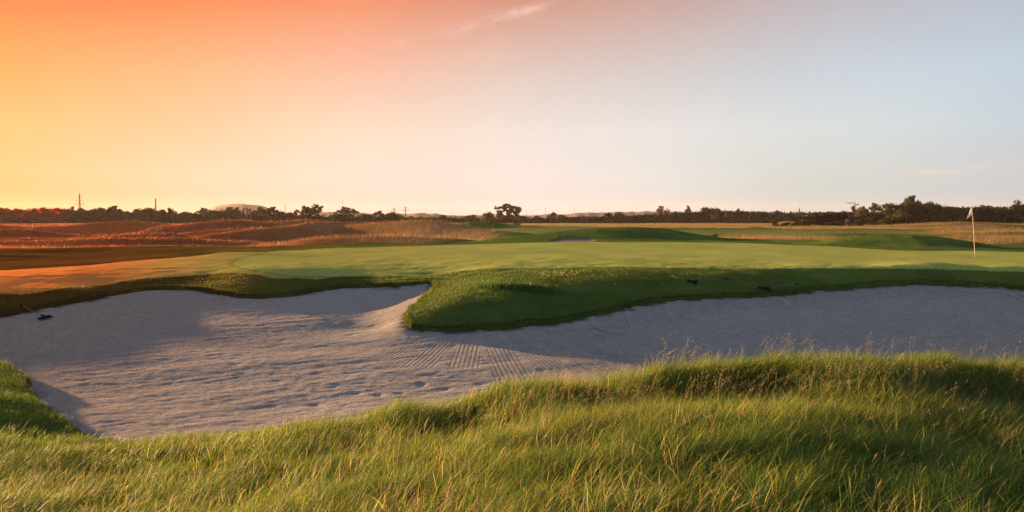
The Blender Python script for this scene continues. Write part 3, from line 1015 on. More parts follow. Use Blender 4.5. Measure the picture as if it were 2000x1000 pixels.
def rough_fringe():
    # short rough round the bunker, on the tongue and on the left spit
    x, y, r = sample_polar(800000, 10.5, 35, -.62, .62, 1.3)
    s = sdist(BUNKER, x, y)
    g = sdist(GREEN, x, y); f = sdist(FAIR, x, y)
    far = y > 15
    spit = (x < -5.0) & (y < 18)
    k = (s > .0) & (g > .05) & (f > -.15) & (far | spit)
    x, y, r, s, g, f = x[k], y[k], r[k], s[k], g[k], f[k]
    n = len(x)
    n1 = fbm(x / .6, y / .6, 3, 401); n2 = fbm(x / 2.6, y / 2.0, 2, 403)
    base = np.where(np.minimum(g, f) < 1.0, .6, 1.0)
    h = (.035 + .045 * n1 + .03 * sstep(.55, .8, n2)) * rng.uniform(.6, 1.25, n) * base * (1 + .5 * sstep(.35, .05, s))
    w = rng.uniform(.003, .0075, n) * r / 22
    la = rng.normal(.1, 1.2, n); le = np.clip(rng.normal(.45, .3, n), 0, 1.0)
    left_glow = left_glow_amount(x, y)
    c = pick([[.060, .120, .018], [.100, .170, .025], [.17, .21, .038], [.26, .20, .08], [.26, .12, .03]],
             [.8 + 0 * n1, .9 + .4 * n2, .25 + .5 * sstep(.5, .8, n2) + .4 * left_glow, .04 + .3 * sstep(.6, .85, n1) * .3 + .2 * left_glow, .02 + 1.4 * left_glow])  # orange blades at the left carry the painted glow
    c = c * rng.uniform(.75, 1.2, (n, 1))
    ob = blades('short_rough_grass', x, y, gz(x, y) - .005, h, w, la, le, c, 2)
    ob['label'] = 'short dark green rough grass along the bunker lip and over the tongue between the sand'
    ob['category'] = 'grass'
    # overhanging fringe right at the lip
    P_ = np.array(BUNKER); Q_ = np.roll(P_, -1, 0)
    L = np.hypot(*(Q_ - P_).T)
    nn = 45000
    i = rng.choice(len(L), nn, p=L / L.sum()); t = rng.uniform(0, 1, nn)
    xy = P_[i] * (1 - t)[:, None] + Q_[i] * t[:, None]
    d = (Q_ - P_)[i]; nrm = np.stack([d[:, 1], -d[:, 0]], 1) / (L[i][:, None] + 1e-9)
    sg_ = sdist(BUNKER, (xy + nrm * .05)[:, 0], (xy + nrm * .05)[:, 1])
    nrm = np.where((sg_ < 0)[:, None], -nrm, nrm)           # now points outwards
    off = rng.uniform(-.02, .16, nn)
    en = (fbm(xy[:, 0] / .35, xy[:, 1] / .35, 3, 77) - .5) * .22
    xy = xy + nrm * (off - en)[:, None]
    k = xy[:, 1] > 15
    xy = xy[k]; nrm = nrm[k]; nn = len(xy)
    ia = np.arctan2(-nrm[:, 1], -nrm[:, 0])
    left_glow = left_glow_amount(xy[:, 0], xy[:, 1])[:, None]
    c = np.array([[.085, .135, .022]]) * rng.uniform(.6, 1.4, (nn, 1)) * (1 - left_glow) + np.array([[.16, .10, .03]]) * left_glow  # fringe colour shifts to the painted glow at the left
    br = (rng.uniform(0, 1, nn) < .3)[:, None]
    c = np.where(br, np.array([[.12, .075, .035]]), c)
    ob = blades('lip_fringe_grass', xy[:, 0], xy[:, 1], gz(xy[:, 0], xy[:, 1]), rng.uniform(.03, .085, nn), rng.uniform(.006, .012, nn),
                ia + rng.normal(0, .5, nn), rng.uniform(.4, 1.1, nn), c, 2)
    ob['label'] = 'ragged fringe of grass and roots overhanging the bunker edge'
    ob['category'] = 'grass'


rough_fringe()


def far_fescue():
    x, y, r = sample_polar(560000, 52, 420, -.62, .62, 1.9)
    m = np.full(len(x), 50.0)
    for q in FESC:
        m = np.minimum(m, sdist(q, x, y))
    for q in (FAIR2, FAIR3):
        m = np.where(sdist(q, x, y) < 0, 50, m)
    n2 = fbm(x / 14.0, y / 14.0, 3, 31)
    k = (m + (n2 - .5) * 6) < 0
    k |= (rng.uniform(0, 1, len(x)) < .12) & (y > 76) & (m < 40)
    x, y, r = x[k], y[k], r[k]
    n = len(x)
    n1 = fbm(x / 2.5, y / 2.5, 2, 501); n3 = fbm(x / 7, y / 4, 3, 61); n4 = fbm(x / 20, y / 12, 2, 505)
    left = sstep(.05, -.25, np.arctan2(x, y))
    h = (.14 + .34 * n1 + .25 * sstep(.6, .8, n4)) * rng.uniform(.5, 1.2, n)
    w = .008 * r / 60 * rng.uniform(.6, 1.4, n)
    left_glow = left_glow_amount(x, y)
    gr = sstep(.42, .62, n3)
    c = pick([[.34, .235, .11], [.26, .15, .075], [.10, .125, .035], [.40, .30, .17], [.52, .105, .025], [.22, .045, .012]],
             [.9 - .5 * gr, .5 + .3 * left, .25 + 1.1 * gr, .35 - .3 * left, .03 + 7 * left_glow, .02 + 3.5 * left_glow])
    c = (c * .6 + c.mean(0) * 0 + .4 * np.array([.30, .19, .08]) * (1 - left_glow[:, None]) + .4 * np.array([.46, .09, .022]) * left_glow[:, None]) * .88  # blade colours pulled towards the painted orange glow at the left
    ob = blades('fescue_grass', x, y, gz(x, y) - .02, h, w, rng.normal(.1, .8, n), np.clip(rng.normal(.45, .25, n), 0, 1), c, 2, mat=M_FESC)
    ob['label'] = 'tall dried tan fescue, with painted rust glow at the left, over the dunes beyond the green'
    ob['category'] = 'grass'


far_fescue()


# ------------------------------------------------------------------ generic mesh builder
class MB:
    def __init__(self):
        self.v = []; self.f = []

    def add(self, vs, fs):
        o = len(self.v)
        self.v += [tuple(p) for p in vs]
        self.f += [tuple(i + o for i in f) for f in fs]

    def box(self, c, s, rot=None):
        hx, hy, hz = s[0] / 2, s[1] / 2, s[2] / 2
        p = [Vector((a * hx, b * hy, d * hz)) for a in (-1, 1) for b in (-1, 1) for d in (-1, 1)]
        if rot is not None:
            p = [rot @ q for q in p]
        p = [q + Vector(c) for q in p]
        self.add(p, [(0, 1, 3, 2), (4, 6, 7, 5), (0, 4, 5, 1), (2, 3, 7, 6), (0, 2, 6, 4), (1, 5, 7, 3)])

    def tube(self, pts, rad, n=8):
        pts = [Vector(p) for p in pts]
        rings = []
        for i, p in enumerate(pts):
            d = (pts[min(i + 1, len(pts) - 1)] - pts[max(i - 1, 0)]).normalized()
            a = d.orthogonal().normalized(); b = d.cross(a)
            r_ = rad[i] if isinstance(rad, (list, tuple)) else rad
            rings.append([p + (a * math.cos(2 * math.pi * k / n) + b * math.sin(2 * math.pi * k / n)) * r_ for k in range(n)])
        # keep ring twist small
        vs = []
        for i, rg in enumerate(rings):
            if i:
                prev = vs[-n:]
                s = min(range(n), key=lambda k: (Vector(prev[0]) - rg[k]).length)
                rg = rg[s:] + rg[:s]
            vs += rg
        fs = []
        for i in range(len(rings) - 1):
            for k in range(n):
                fs.append((i * n + k, i * n + (k + 1) % n, (i + 1) * n + (k + 1) % n, (i + 1) * n + k))
        fs.append(tuple(range(n - 1, -1, -1))); fs.append(tuple((len(rings) - 1) * n + k for k in range(n)))
        self.add(vs, fs)

    def mesh(self, name, mat, smooth=False):
        me = bpy.data.meshes.new(name)
        me.from_pydata([tuple(p) for p in self.v], [], self.f)
        me.update()
        if smooth:
            for p in me.polygons: p.use_smooth = True
        me.materials.append(mat)
        return me

    def build(self, name, mat, parent=None, smooth=False):
        ob = bpy.data.objects.new(name, self.mesh(name, mat, smooth))
        C.objects.link(ob)
        if parent is not None: ob.parent = parent
        return ob


def thing(name, label, cat, loc, rz=0, group=None):
    o = bpy.data.objects.new(name, None)
    o.empty_display_size = .3
    C.objects.link(o)
    o.location = loc; o.rotation_euler = (0, 0, rz)
    o['label'] = label; o['category'] = cat
    if group: o['group'] = group
    return o


# ------------------------------------------------------------------ trees
def foliage_mat(name, a, b, trans=.3):
    m, t, out = new_mat(name)
    oi = t.n('ShaderNodeObjectInfo').outputs['Random']
    geo = t.n('ShaderNodeNewGeometry')
    nz = t.noise(geo.outputs['Position'], .6, 3)
    f = t.m('ADD', t.m('MULTIPLY', nz, .8), t.m('MULTIPLY', t.m('SUBTRACT', geo.outputs['Random Per Island'], .4), .7), clamp=True)
    c = t.mix(f, (*a, 1), (*b, 1))
    c = t.n('ShaderNodeHueSaturation', ins={'Color': c, 'Value': t.m('MULTIPLY_ADD', oi, .35, .82)}).outputs[0]
    d = t.n('ShaderNodeBsdfPrincipled', ins={'Base Color': c, 'Roughness': .7, 'Specular IOR Level': .2})
    tr = t.n('ShaderNodeBsdfTranslucent', ins={'Color': c})
    mx = t.n('ShaderNodeMixShader', ins={0: trans})
    t.t.links.new(d.outputs[0], mx.inputs[1]); t.t.links.new(tr.outputs[0], mx.inputs[2])
    t.t.links.new(mx.outputs[0], out.inputs[0])
    return m


M_LEAF = {
    'dark': foliage_mat('dark foliage', (.015, .026, .009), (.050, .066, .020), .2),
    'green': foliage_mat('green foliage', (.045, .062, .018), (.135, .145, .040)),
    'gold': foliage_mat('golden foliage', (.085, .070, .022), (.20, .150, .050)),
    'rust': foliage_mat('rusty foliage', (.030, .011, .005), (.11, .030, .010), .15),  # own reddish brown plus the left-hand glow put into the colour
    'brown': foliage_mat('brown-green foliage', (.028, .026, .008), (.10, .074, .022), .2),
    'pale': foliage_mat('pale distant foliage', (.05, .05, .03), (.09, .08, .045)),
    'red': foliage_mat('red glow foliage', (.10, .008, .006), (.75, .035, .02), .5),  # red flare over the left wood painted as leaf colour
}
M_BARK = simple_mat('bark', (.055, .042, .032), .9, var=.4, scale=3)


def crown_mesh(seed, kind):
    """unit tree: 1 high, about 1 wide; crown of many small leaf faces in ragged clumps, trunk with limbs"""
    r = random.Random(seed)
    g = np.random.default_rng(seed)
    clumps = []; tr = MB()
    if kind == 'dense':
        for i in range(34):
            a = r.uniform(0, 2 * math.pi); hh = r.uniform(.18, .93)
            env = .43 * math.sin(min(1, (hh * 1.05)) * math.pi) ** .45 * (1 - .25 * hh)
            rad = env * r.uniform(.35, 1.0)
            clumps.append((rad * math.cos(a), rad * math.sin(a), hh * .93, r.uniform(.09, .17)))
        per = 70; leaf = .045
        limbs = 6; fork = .22
    elif kind == 'airy':
        heads = []
        for i in range(19):
            a = r.uniform(0, 2 * math.pi); ph = math.asin(r.uniform(-.95, .95)); q = r.uniform(.5, 1) ** .5
            heads.append((.40 * q * math.cos(ph) * math.cos(a), .40 * q * math.cos(ph) * math.sin(a), .55 + .37 * q * math.sin(ph) * r.uniform(.8, 1.05)))
        heads.append((0, 0, .9))
        for hx, hy, hz in heads:
            for j in range(5):
                clumps.append((hx + r.gauss(0, .07), hy + r.gauss(0, .07), min(.95, hz + r.gauss(0, .05)), r.uniform(.05, .10)))
        per = 40; leaf = .036
        limbs = 9; fork = .25
    elif kind == 'poplar':
        for i in range(26):
            hh = i / 26 * .9 + .08; a = r.uniform(0, 6.28); rad = .22 * math.sin(hh * math.pi) ** .5 * r.uniform(.1, .9)
            clumps.append((rad * math.cos(a), rad * math.sin(a), hh, .09))
        per = 50; leaf = .035; limbs = 3; fork = .15
    elif kind == 'bush':
        for i in range(34):
            a = r.uniform(0, 6.28); hh = r.uniform(.02, .85); rad = .46 * math.sqrt(max(.05, 1 - hh * hh)) * r.uniform(.2, 1)
            clumps.append((rad * math.cos(a), rad * math.sin(a), hh, r.uniform(.1, .16)))
        per = 75; leaf = .05; limbs = 5; fork = .05
    elif kind == 'sapling':
        for i in range(10):
            hh = r.uniform(.5, .95); a = r.uniform(0, 6.28); rad = r.uniform(0, .22)
            clumps.append((rad * math.cos(a), rad * math.sin(a), hh, .06))
        per = 12; leaf = .03; limbs = 6; fork = .45
    elif kind == 'wide':
        # one broad spreading crown in several storeys with sky showing through
        for hx, hz, s in [(-.34, .60, .9), (-.40, .74, .6), (-.22, .80, .9), (-.05, .92, .9), (.08, .84, .9), (.24, .80, .9), (.38, .74, 1.0), (.42, .60, .8), (.36, .44, .8),
                          (-.12, .66, .6), (.12, .62, .7), (.24, .58, .8), (-.24, .42, .7), (-.36, .34, .5), (.02, .44, .6), (.22, .36, .7), (-.10, .30, .6), (.40, .28, .6), (-.30, .52, .9), (.30, .50, .9), (0, .56, .9), (-.12, .78, .9), (.1, .72, .8), (-.02, .34, .8), (.16, .26, .7), (-.2, .24, .6), (.32, .66, .9), (-.36, .46, .7)]:
            for j in range(6):
                clumps.append((hx + r.gauss(0, .05), r.gauss(0, .13), hz + r.gauss(0, .03), r.uniform(.05, .095) * s))
        per = 80; leaf = .027; limbs = 12; fork = .22
    pts = []
    for cx, cy, cz, cr in clumps:
        d = g.normal(size=(per, 3)); d /= np.linalg.norm(d, axis=1)[:, None]
        rr_ = cr * g.uniform(.35, 1.08, (per, 1))
        pts.append(np.array([[cx, cy, cz]]) + d * rr_ * np.array([[1.05, 1.05, .9]]))
    pts = np.concatenate(pts)
    n = len(pts)
    u = g.normal(size=(n, 3)); u /= np.linalg.norm(u, axis=1)[:, None]
    v = np.cross(u, g.normal(size=(n, 3))); v /= np.linalg.norm(v, axis=1)[:, None]
    sz = leaf * g.uniform(.5, 1.2, (n, 1))
    q = np.stack([pts - u * sz, pts + v * sz * .6, pts + u * sz, pts - v * sz * .6], 1).reshape(-1, 3)
    q[:, 2] = np.clip(q[:, 2], .0, 1.0)
    wn_ = np.percentile(np.abs(q[:, :2]), 97.5) * 2
    q[:, :2] /= wn_
    me = bpy.data.meshes.new('crown')
    me.vertices.add(len(q)); me.vertices.foreach_set('co', q.ravel().astype(np.float32))
    me.loops.add(len(q)); me.loops.foreach_set('vertex_index', np.arange(len(q), dtype=np.int32))
    me.polygons.add(n); me.polygons.foreach_set('loop_start', np.arange(0, len(q), 4, dtype=np.int32))
    me.update(calc_edges=True)
    me.materials.append(M_LEAF['dark'])
    tr.tube([(0, 0, -.03), (.005, 0, fork * .5), (0, .005, fork), (.01, 0, .62)], [.03, .024, .02, .008], 7)
    tops = sorted(clumps, key=lambda c: -c[2])[:]
    for i in range(limbs):
        c = tops[int(i * len(tops) / limbs)]
        c = (c[0] / wn_, c[1] / wn_, c[2]); mid = (c[0] * .45, c[1] * .45, fork + (c[2] - fork) * .55)
        tr.tube([(0, 0, fork * r.uniform(.8, 1.2)), mid, c[:3]], [.013, .009, .004], 5)
    tm = tr.mesh('trunk', M_BARK)
    return me, tm


PROTO = {}
for kind, cnt in (('dense', 4), ('airy', 4), ('poplar', 2), ('bush', 3), ('sapling', 2), ('wide', 1)):
    PROTO[kind] = [crown_mesh(100 + 13 * i + len(kind), kind) for i in range(cnt)]


def tree(px, top, Y, width_px, kind, leaf, label, cat='tree', group=None, name=None, base=None, var=None, rz=None):
    x = (px - 1000) / F * Y
    z0 = float(gz(np.array([x]), np.array([Y]))[0]) - .1
    ztop = PY(px, top, Y)[2]
    h = ztop - z0
    w = width_px / F * Y
    name = name or ('bush' if kind == 'bush' else 'tree')
    cat = 'bush' if kind == 'bush' else cat
    t = thing(name, label, cat, (x, Y, z0), 0, group)
    rr = random.Random(int(px * 7 + Y)); w *= {'dense': 1.2, 'wide': .80}.get(kind, 1.0)
    if kind != 'wide' and rz is None:
        t.rotation_euler[2] = rr.uniform(0, 6.28)
    cm, tm = PROTO[kind][rr.randrange(len(PROTO[kind])) if var is None else var]
    cr = bpy.data.objects.new('crown', cm); tk = bpy.data.objects.new('trunk', tm)
    for o in (cr, tk):
        C.objects.link(o); o.parent = t
    s = 1.0
    t.scale = (w / s, w / s, h)
    cr.material_slots[0].link = 'OBJECT'
    cr.material_slots[0].material = M_LEAF[leaf]
    return t


TREES = [
    # px, top, Y, width, kind, leaf, label
    (-60, 400, 330, 60, 'dense', 'rust', 'dark red tree at the far left end of the wood, cut by the photo edge'),
    (-5, 402, 340, 62, 'dense', 'red', 'broad tree with red glow painted into its leaves, standing at the left edge of the photo'),
    (32, 404, 335, 45, 'dense', 'red', 'rounded tree with leaves coloured by painted red glow, second from the left edge of the wood'),
    (62, 405, 345, 45, 'dense', 'red', 'low tree painted in red glow in the dip of the wood before its highest red crown'),
    (91, 401, 335, 34, 'dense', 'red', 'highest crown of the wood, red glow put into its leaf colour, at the far left'),
    (118, 402, 345, 38, 'dense', 'red', 'brown tree with painted red glow just left of the lattice pylon'),
    (142, 403, 340, 30, 'airy', 'rust', 'ragged red tree that ends the glowing wood beside the pylon'),
    (163, 405, 350, 26, 'dense', 'brown', 'small rounded brown tree directly under the lattice pylon'),
    (194, 402, 350, 38, 'dense', 'rust', 'big round rusty tree right of the gap after the pylon'),
    (225, 401, 352, 36, 'airy', 'rust', 'tallest loose rusty tree between the pylon and the chimney'),
    (247, 411, 350, 22, 'dense', 'brown', 'low brown tree in the dip left of the chimney'),
    (268, 406, 348, 26, 'dense', 'brown', 'small dome-shaped brown tree a little left of the chimney'),
    (290, 404, 346, 32, 'dense', 'brown', 'round brown tree touching the chimney on its left'),
    (314, 408, 350, 26, 'dense', 'rust', 'low rusty tree right at the foot of the chimney'),
    (331, 405, 352, 24, 'airy', 'rust', 'see-through rusty tree just right of the chimney'),
    (362, 411, 352, 44, 'dense', 'brown', 'wide low dark tree midway between chimney and long pale hill'),
    (398, 405, 356, 30, 'airy', 'brown', 'loose golden edged tree left of the long pale hill'),
    (424, 407, 356, 30, 'dense', 'brown', 'dark tree in front of the left end of the long pale hill'),
    (448, 404, 356, 30, 'airy', 'brown', 'dark open tree in front of the middle of the pale hill'),
    (464, 404, 358, 18, 'airy', 'dark', 'narrow open tree under the thin mast on the pale hill'),
    (508, 404, 360, 34, 'airy', 'brown', 'open brown tree before the right end of the pale hill'),
    (534, 403, 362, 32, 'airy', 'brown', 'spreading sunlit tree just right of the pale hill'),
    (558, 412, 362, 34, 'dense', 'dark', 'dark dome-shaped tree under a thin mast'),
    (594, 401, 366, 34, 'airy', 'brown', 'left one of two tall feathery trees standing together'),
    (619, 398, 366, 34, 'airy', 'brown', 'right and taller one of two tall feathery trees standing together'),
    (599, 416, 362, 26, 'dense', 'dark', 'dark undergrowth tree below the left feathery tree'),
    (674, 403, 372, 38, 'airy', 'brown', 'feathery round-topped tree with a thin mast rising behind it'),
    (662, 416, 368, 30, 'dense', 'dark', 'dark low tree at the foot of the round-topped feathery tree'),
    (714, 417, 376, 34, 'dense', 'brown', 'low brown tree between the feathery tree and a tall narrow one'),
    (742, 411, 378, 24, 'airy', 'brown', 'tall narrow brown tree, left of a dark square-topped one'),
    (768, 413, 380, 28, 'dense', 'dark', 'dark square-topped tree left of two small pylons'),
    (865, 419, 410, 16, 'dense', 'dark', 'small dark round tree in the low hedge line left of centre'),
    (922, 417, 410, 24, 'dense', 'dark', 'dark pointed bushy tree above the small green mound'),
    (954, 413, 415, 22, 'dense', 'green', 'small round green-grey tree just left of the big spreading tree'),
    (992, 397, 415, 56, 'wide', 'green', 'big lone spreading tree with sky showing through, at the centre of the horizon'),
    (1020, 419, 420, 18, 'dense', 'dark', 'small dark tree right beside the big spreading tree'),
    (1048, 420, 430, 16, 'dense', 'dark', 'low dark tree midway between the spreading tree and the upright one'),
    (1080, 412, 425, 18, 'dense', 'green', 'upright dark green tree right of the spreading tree'),
    (1096, 419, 430, 20, 'dense', 'dark', 'low dark tree leaning on the upright green one'),
    (1188, 414, 430, 14, 'dense', 'dark', 'small dark tree, left of a pair in front of the wooded ridge'),
    (1209, 413, 432, 20, 'dense', 'dark', 'larger dark tree, right of a pair in front of the wooded ridge'),
    (1260, 416, 430, 20, 'dense', 'dark', 'low dark tree left of the pale golden tree'),
    (1294, 402, 430, 24, 'airy', 'gold', 'pale golden feathery tree rising above the dark hedge'),
    (1317, 412, 432, 16, 'dense', 'dark', 'dark tree just right of the pale golden tree'),
    (1343, 401, 430, 14, 'airy', 'gold', 'thin pale tree with a small round head above the dark hedge'),
    (1382, 401, 430, 36, 'dense', 'dark', 'broad dark round tree, highest above the hedge right of centre'),
    (1401, 405, 432, 18, 'dense', 'dark', 'dark tree attached to the right side of the broad round one'),
    (1442, 407, 430, 16, 'airy', 'brown', 'small round-headed tree above the hedge, right of the bare young trees'),
    (1466, 415, 430, 26, 'dense', 'dark', 'low dark tree right of the small round-headed tree'),
    (1516, 410, 430, 18, 'dense', 'dark', 'dark tree with a small pointed top, left of the church spire'),
    (1545, 414, 430, 26, 'dense', 'dark', 'low flat dark tree at the left foot of the church spire'),
    (1576, 417, 400, 24, 'dense', 'dark', 'low dark tree at the right foot of the church spire'),
    (1625, 411, 290, 60, 'dense', 'brown', 'dark tree mass behind the big rounded bush'),
    (1652, 411, 330, 34, 'dense', 'brown', 'reddish dark tree below the crane'),
    (1666, 402, 360, 13, 'poplar', 'dark', 'narrow dark cone-shaped tree beside the crane mast'),
    (1684, 402, 300, 26, 'airy', 'gold', 'golden open tree right of the crane'),
    (1706, 395, 300, 24, 'airy', 'gold', 'golden umbrella-shaped tree standing above the shrubs left of the big clump'),
    (1700, 414, 285, 40, 'dense', 'brown', 'brown green tree below the umbrella-shaped tree'),
    (1745, 392, 280, 58, 'dense', 'green', 'large sunlit green tree on the left side of the big clump'),
    (1780, 381, 285, 42, 'airy', 'green', 'tallest tree of the big clump on the right'),
    (1783, 391, 280, 50, 'dense', 'green', 'brown green tree in front of the tallest one'),
    (1818, 392, 285, 34, 'dense', 'green', 'dark tree with a pointed tip, right of the tallest tree'),
    (1806, 404, 275, 44, 'dense', 'brown', 'low brown tree at the front right of the big clump'),
    (1852, 400, 285, 56, 'dense', 'green', 'dark green tree between the big clump and the flag'),
    (1893, 401, 290, 44, 'dense', 'dark', 'dark tree directly behind the golf flag'),
    (1925, 399, 300, 58, 'dense', 'green', 'smooth-topped dark tree just right of the flag'),
    (1958, 401, 300, 46, 'dense', 'green', 'dark green tree, second from the right edge'),
    (1986, 390, 290, 34, 'airy', 'green', 'taller sunlit tree near the right edge of the photo'),
    (2012, 396, 290, 50, 'dense', 'brown', 'dark tree cut off by the right edge of the photo'),
    (2070, 397, 290, 60, 'dense', 'dark', 'dark tree beyond the right edge of the photo'),
    # bushes
    (1608, 411, 215, 78, 'bush', 'brown', 'biggest dark rounded bush, standing in the dried-out field right of centre'),
    (1650, 421, 225, 34, 'bush', 'dark', 'dark bush joined to the right side of the biggest bush'),
    (1568, 430, 200, 24, 'bush', 'dark', 'low dark bush at the left foot of the biggest bush'),
    (1512, 428, 190, 15, 'bush', 'green', 'small yellow green bush at the left end of the shrubs'),
    (1534, 433, 190, 17, 'bush', 'green', 'low green bush, second from the left of the shrubs'),
    (1551, 434, 195, 14, 'bush', 'brown', 'tiny brown bush, third from the left of the shrubs'),
    (1656, 425, 200, 13, 'bush', 'gold', 'small golden egg-shaped bush right of the biggest bush'),
    (1678, 429, 215, 22, 'bush', 'green', 'low green bush right of the golden one'),
    (1712, 421, 230, 40, 'bush', 'brown', 'brown green bush in front of the umbrella-shaped tree'),
    (1727, 428, 225, 30, 'bush', 'green', 'low green bush at the left foot of the big clump'),
    (708, 433, 118, 14, 'bush', 'rust', 'dark reddish bush growing on the dune crest'),
    (727, 432, 119, 9, 'bush', 'rust', 'small rusty bush just right of the dark reddish one on the dune'),
    (1008, 434, 205, 22, 'bush', 'brown', 'low brown bush in front of the big spreading tree'),
    (1398, 456, 84, 12, 'bush', 'rust', 'small purplish bush in the reedy patch behind the green'),
]
for t_ in TREES:
    tree(*t_)
for i, px in enumerate((449, 461, 475, 481, 487)):
    tree(px + 2, (406, 408, 406, 405, 407)[i], 520, (7, 6, 7, 7, 7)[i], 'poplar', 'pale',
         ['short poplar at the left of the row before the pale hill', 'second poplar from the left before the pale hill', 'middle poplar of the row before the pale hill',
          'slim poplar, second from the right before the pale hill', 'rightmost poplar of the row before the pale hill'][i], group='poplars before the pale hill')
for i, (px, tp) in enumerate(((1390, 416), (1398, 410), (1417, 407), (1431, 418), (1463, 420))):
    tree(px, tp, 225, 9, 'sapling', 'gold',
         ['short bare young tree, leftmost of the row in front of the hedge', 'bare young tree, second from the left of the row', 'tallest bare young tree, in the middle of the row',
          'thin bare young tree, second from the right of the row', 'reddish bare young tree at the right end of the row'][i], group='bare young trees before the hedge')


# dark continuous hedge and woodland between the trees that stand out
def hedge(name, profile, Yf, depth, leaf_size, per, mat, label, step=2.0, kmin=.45):
    cs = []
    xs = [p[0] for p in profile]; tp = [p[1] for p in profile]
    px = xs[0]
    g = np.random.default_rng(abs(hash(name)) % 1000 if False else len(name) * 17)
    while px < xs[-1]:
        top = np.interp(px, xs, tp)
        for r_ in range(3):
            Yc = Yf(px) + g.uniform(0, depth)
            x = (px + g.uniform(-2, 2) - 1000) / F * Yc
            z0 = float(gz(np.array([x]), np.array([Yc]))[0])
            zt = PY(px, top + g.uniform(-1.0, 4), Yc)[2]
            h = max(zt - z0, .5)
            wd = h * g.uniform(.35, .6)
            k = per
            d = g.normal(size=(k, 3)); d /= np.linalg.norm(d, axis=1)[:, None]
            d *= g.uniform(.5, 1.05, (k, 1))
            cs.append(np.stack([x + d[:, 0] * wd, Yc + d[:, 1] * wd, z0 + h * (.5 + .5 * d[:, 2])], 1))
        px += step
    pts = np.concatenate(cs); n = len(pts)
    u = g.normal(size=(n, 3)); u /= np.linalg.norm(u, axis=1)[:, None]
    v = np.cross(u, g.normal(size=(n, 3))); v /= np.linalg.norm(v, axis=1)[:, None]
    sz = leaf_size * g.uniform(.5, 1.2, (n, 1))
    q = np.stack([pts - u * sz, pts + v * sz * .7, pts + u * sz, pts - v * sz * .7], 1).reshape(-1, 3)
    me = bpy.data.meshes.new(name)
    me.vertices.add(len(q)); me.vertices.foreach_set('co', q.ravel().astype(np.float32))
    me.loops.add(len(q)); me.loops.foreach_set('vertex_index', np.arange(len(q), dtype=np.int32))
    me.polygons.add(n); me.polygons.foreach_set('loop_start', np.arange(0, len(q), 4, dtype=np.int32))
    me.update(calc_edges=True)
    me.materials.append(mat)
    ob = bpy.data.objects.new(name, me); C.objects.link(ob)
    ob['kind'] = 'stuff'; ob['label'] = label; ob['category'] = 'woodland'
    return ob


hedge('woodland', [(-200, 411), (0, 412), (60, 413), (90, 412), (150, 412), (168, 414), (178, 417), (195, 411), (225, 411), (250, 417), (290, 413), (330, 413), (345, 418), (400, 415), (430, 414), (470, 416), (480, 424), (498, 424), (510, 415), (545, 416), (570, 420), (640, 423), (700, 425), (780, 424)],
      lambda p: 350 + max(0, p - 150) * .05, 14, .55, 46, M_LEAF['rust'], 'dark rusty undergrowth filling the wood from the left edge towards the centre')
hedge('woodland', [(700, 425), (780, 424), (850, 424), (940, 426), (1000, 426), (1100, 424), (1200, 422), (1330, 415), (1400, 410), (1500, 414), (1560, 414), (1640, 414), (1700, 413)],
      lambda p: 425 - max(0, p - 1450) * .2, 18, .6, 46, M_LEAF['dark'], 'long low dark hedge running along the horizon behind the dried-out field')
hedge('woodland', [(1690, 418), (1760, 408), (1830, 405), (1900, 405), (1960, 404), (2200, 405)],
      lambda p: 288, 16, .6, 60, M_LEAF['dark'], 'dark undergrowth filling the wood behind the flag on the right')


# ------------------------------------------------------------------ far hills
def hill(name, prof, Y0, depth, mat, rough, label=None, n_x=500, seed=3):
    xs = np.array([p[0] for p in prof]); ys = np.array([p[1] for p in prof])
    px = np.linspace(xs[0], xs[-1], n_x)
    top = np.interp(px, xs, ys)
    xw = (px - 1000) / F * Y0
    zt = EYE + (425 - top) / F * Y0
    zt = zt + (fbm(xw / rough[0], xw * 0 + seed, 4, seed) - .5) * rough[1]
    nd = 24
    X_ = np.zeros((nd, n_x)); Y_ = np.zeros((nd, n_x)); Z_ = np.zeros((nd, n_x))
    for j in range(nd):
        t = j / (nd - 1)
        prf = math.sin(min(1, t * 1.35) * math.pi / 2) if t < .74 else math.cos((t - .74) / .26 * math.pi / 2)
        X_[j] = xw * (1 + depth * (t - .74) / Y0)
        Y_[j] = Y0 + depth * (t - .74)
        zz = -14 + (zt + 14) * prf
        zz = zz + (fbm(X_[j] / (rough[0] * .8), Y_[j] / (rough[0] * .5), 3, seed + 9) - .5) * rough[1] * 1.2 * (0 if abs(t - .74) < .03 else 1)
        Z_[j] = zz
    ob = grid_mesh(name, X_, Y_, Z_, np.ones((nd - 1, n_x - 1), bool), mat)
    ob['kind'] = 'structure'
    return ob


M_HILL = simple_mat('hill slopes', (.085, .075, .05), .95, var=.3, scale=.02)
M_HEAP = simple_mat('spoil heap earth', (.10, .055, .035), .95, var=.15, scale=.01)
hill('hills', [(395, 432), (405, 419), (415, 406), (423, 402), (440, 400.5), (458, 399), (475, 398), (485, 400), (500, 401), (515, 402), (527, 407), (540, 420), (548, 432)], 2000, 400, M_HEAP, (60, 3.0))
hill('hills', [(560, 424), (576, 420), (600, 415), (640, 414), (650, 414), (690, 414), (708, 415), (730, 419), (760, 417.5), (800, 417), (845, 417), (870, 420), (930, 422), (1000, 420.5), (1060, 420),
               (1110, 418), (1130, 416), (1180, 415), (1260, 413.5), (1320, 413), (1400, 414), (1460, 413.5), (1510, 415), (1560, 418), (1620, 421), (1750, 424)], 1500, 300, M_HILL, (14, 3.0), n_x=900, seed=8)
hill('hills', [(-500, 421), (-200, 419), (0, 420), (400, 421), (700, 421), (760, 421), (830, 422), (1100, 421.5), (1500, 421), (2000, 420), (2500, 420)], 2400, 400, M_HILL, (30, 4.0), n_x=900, seed=12)

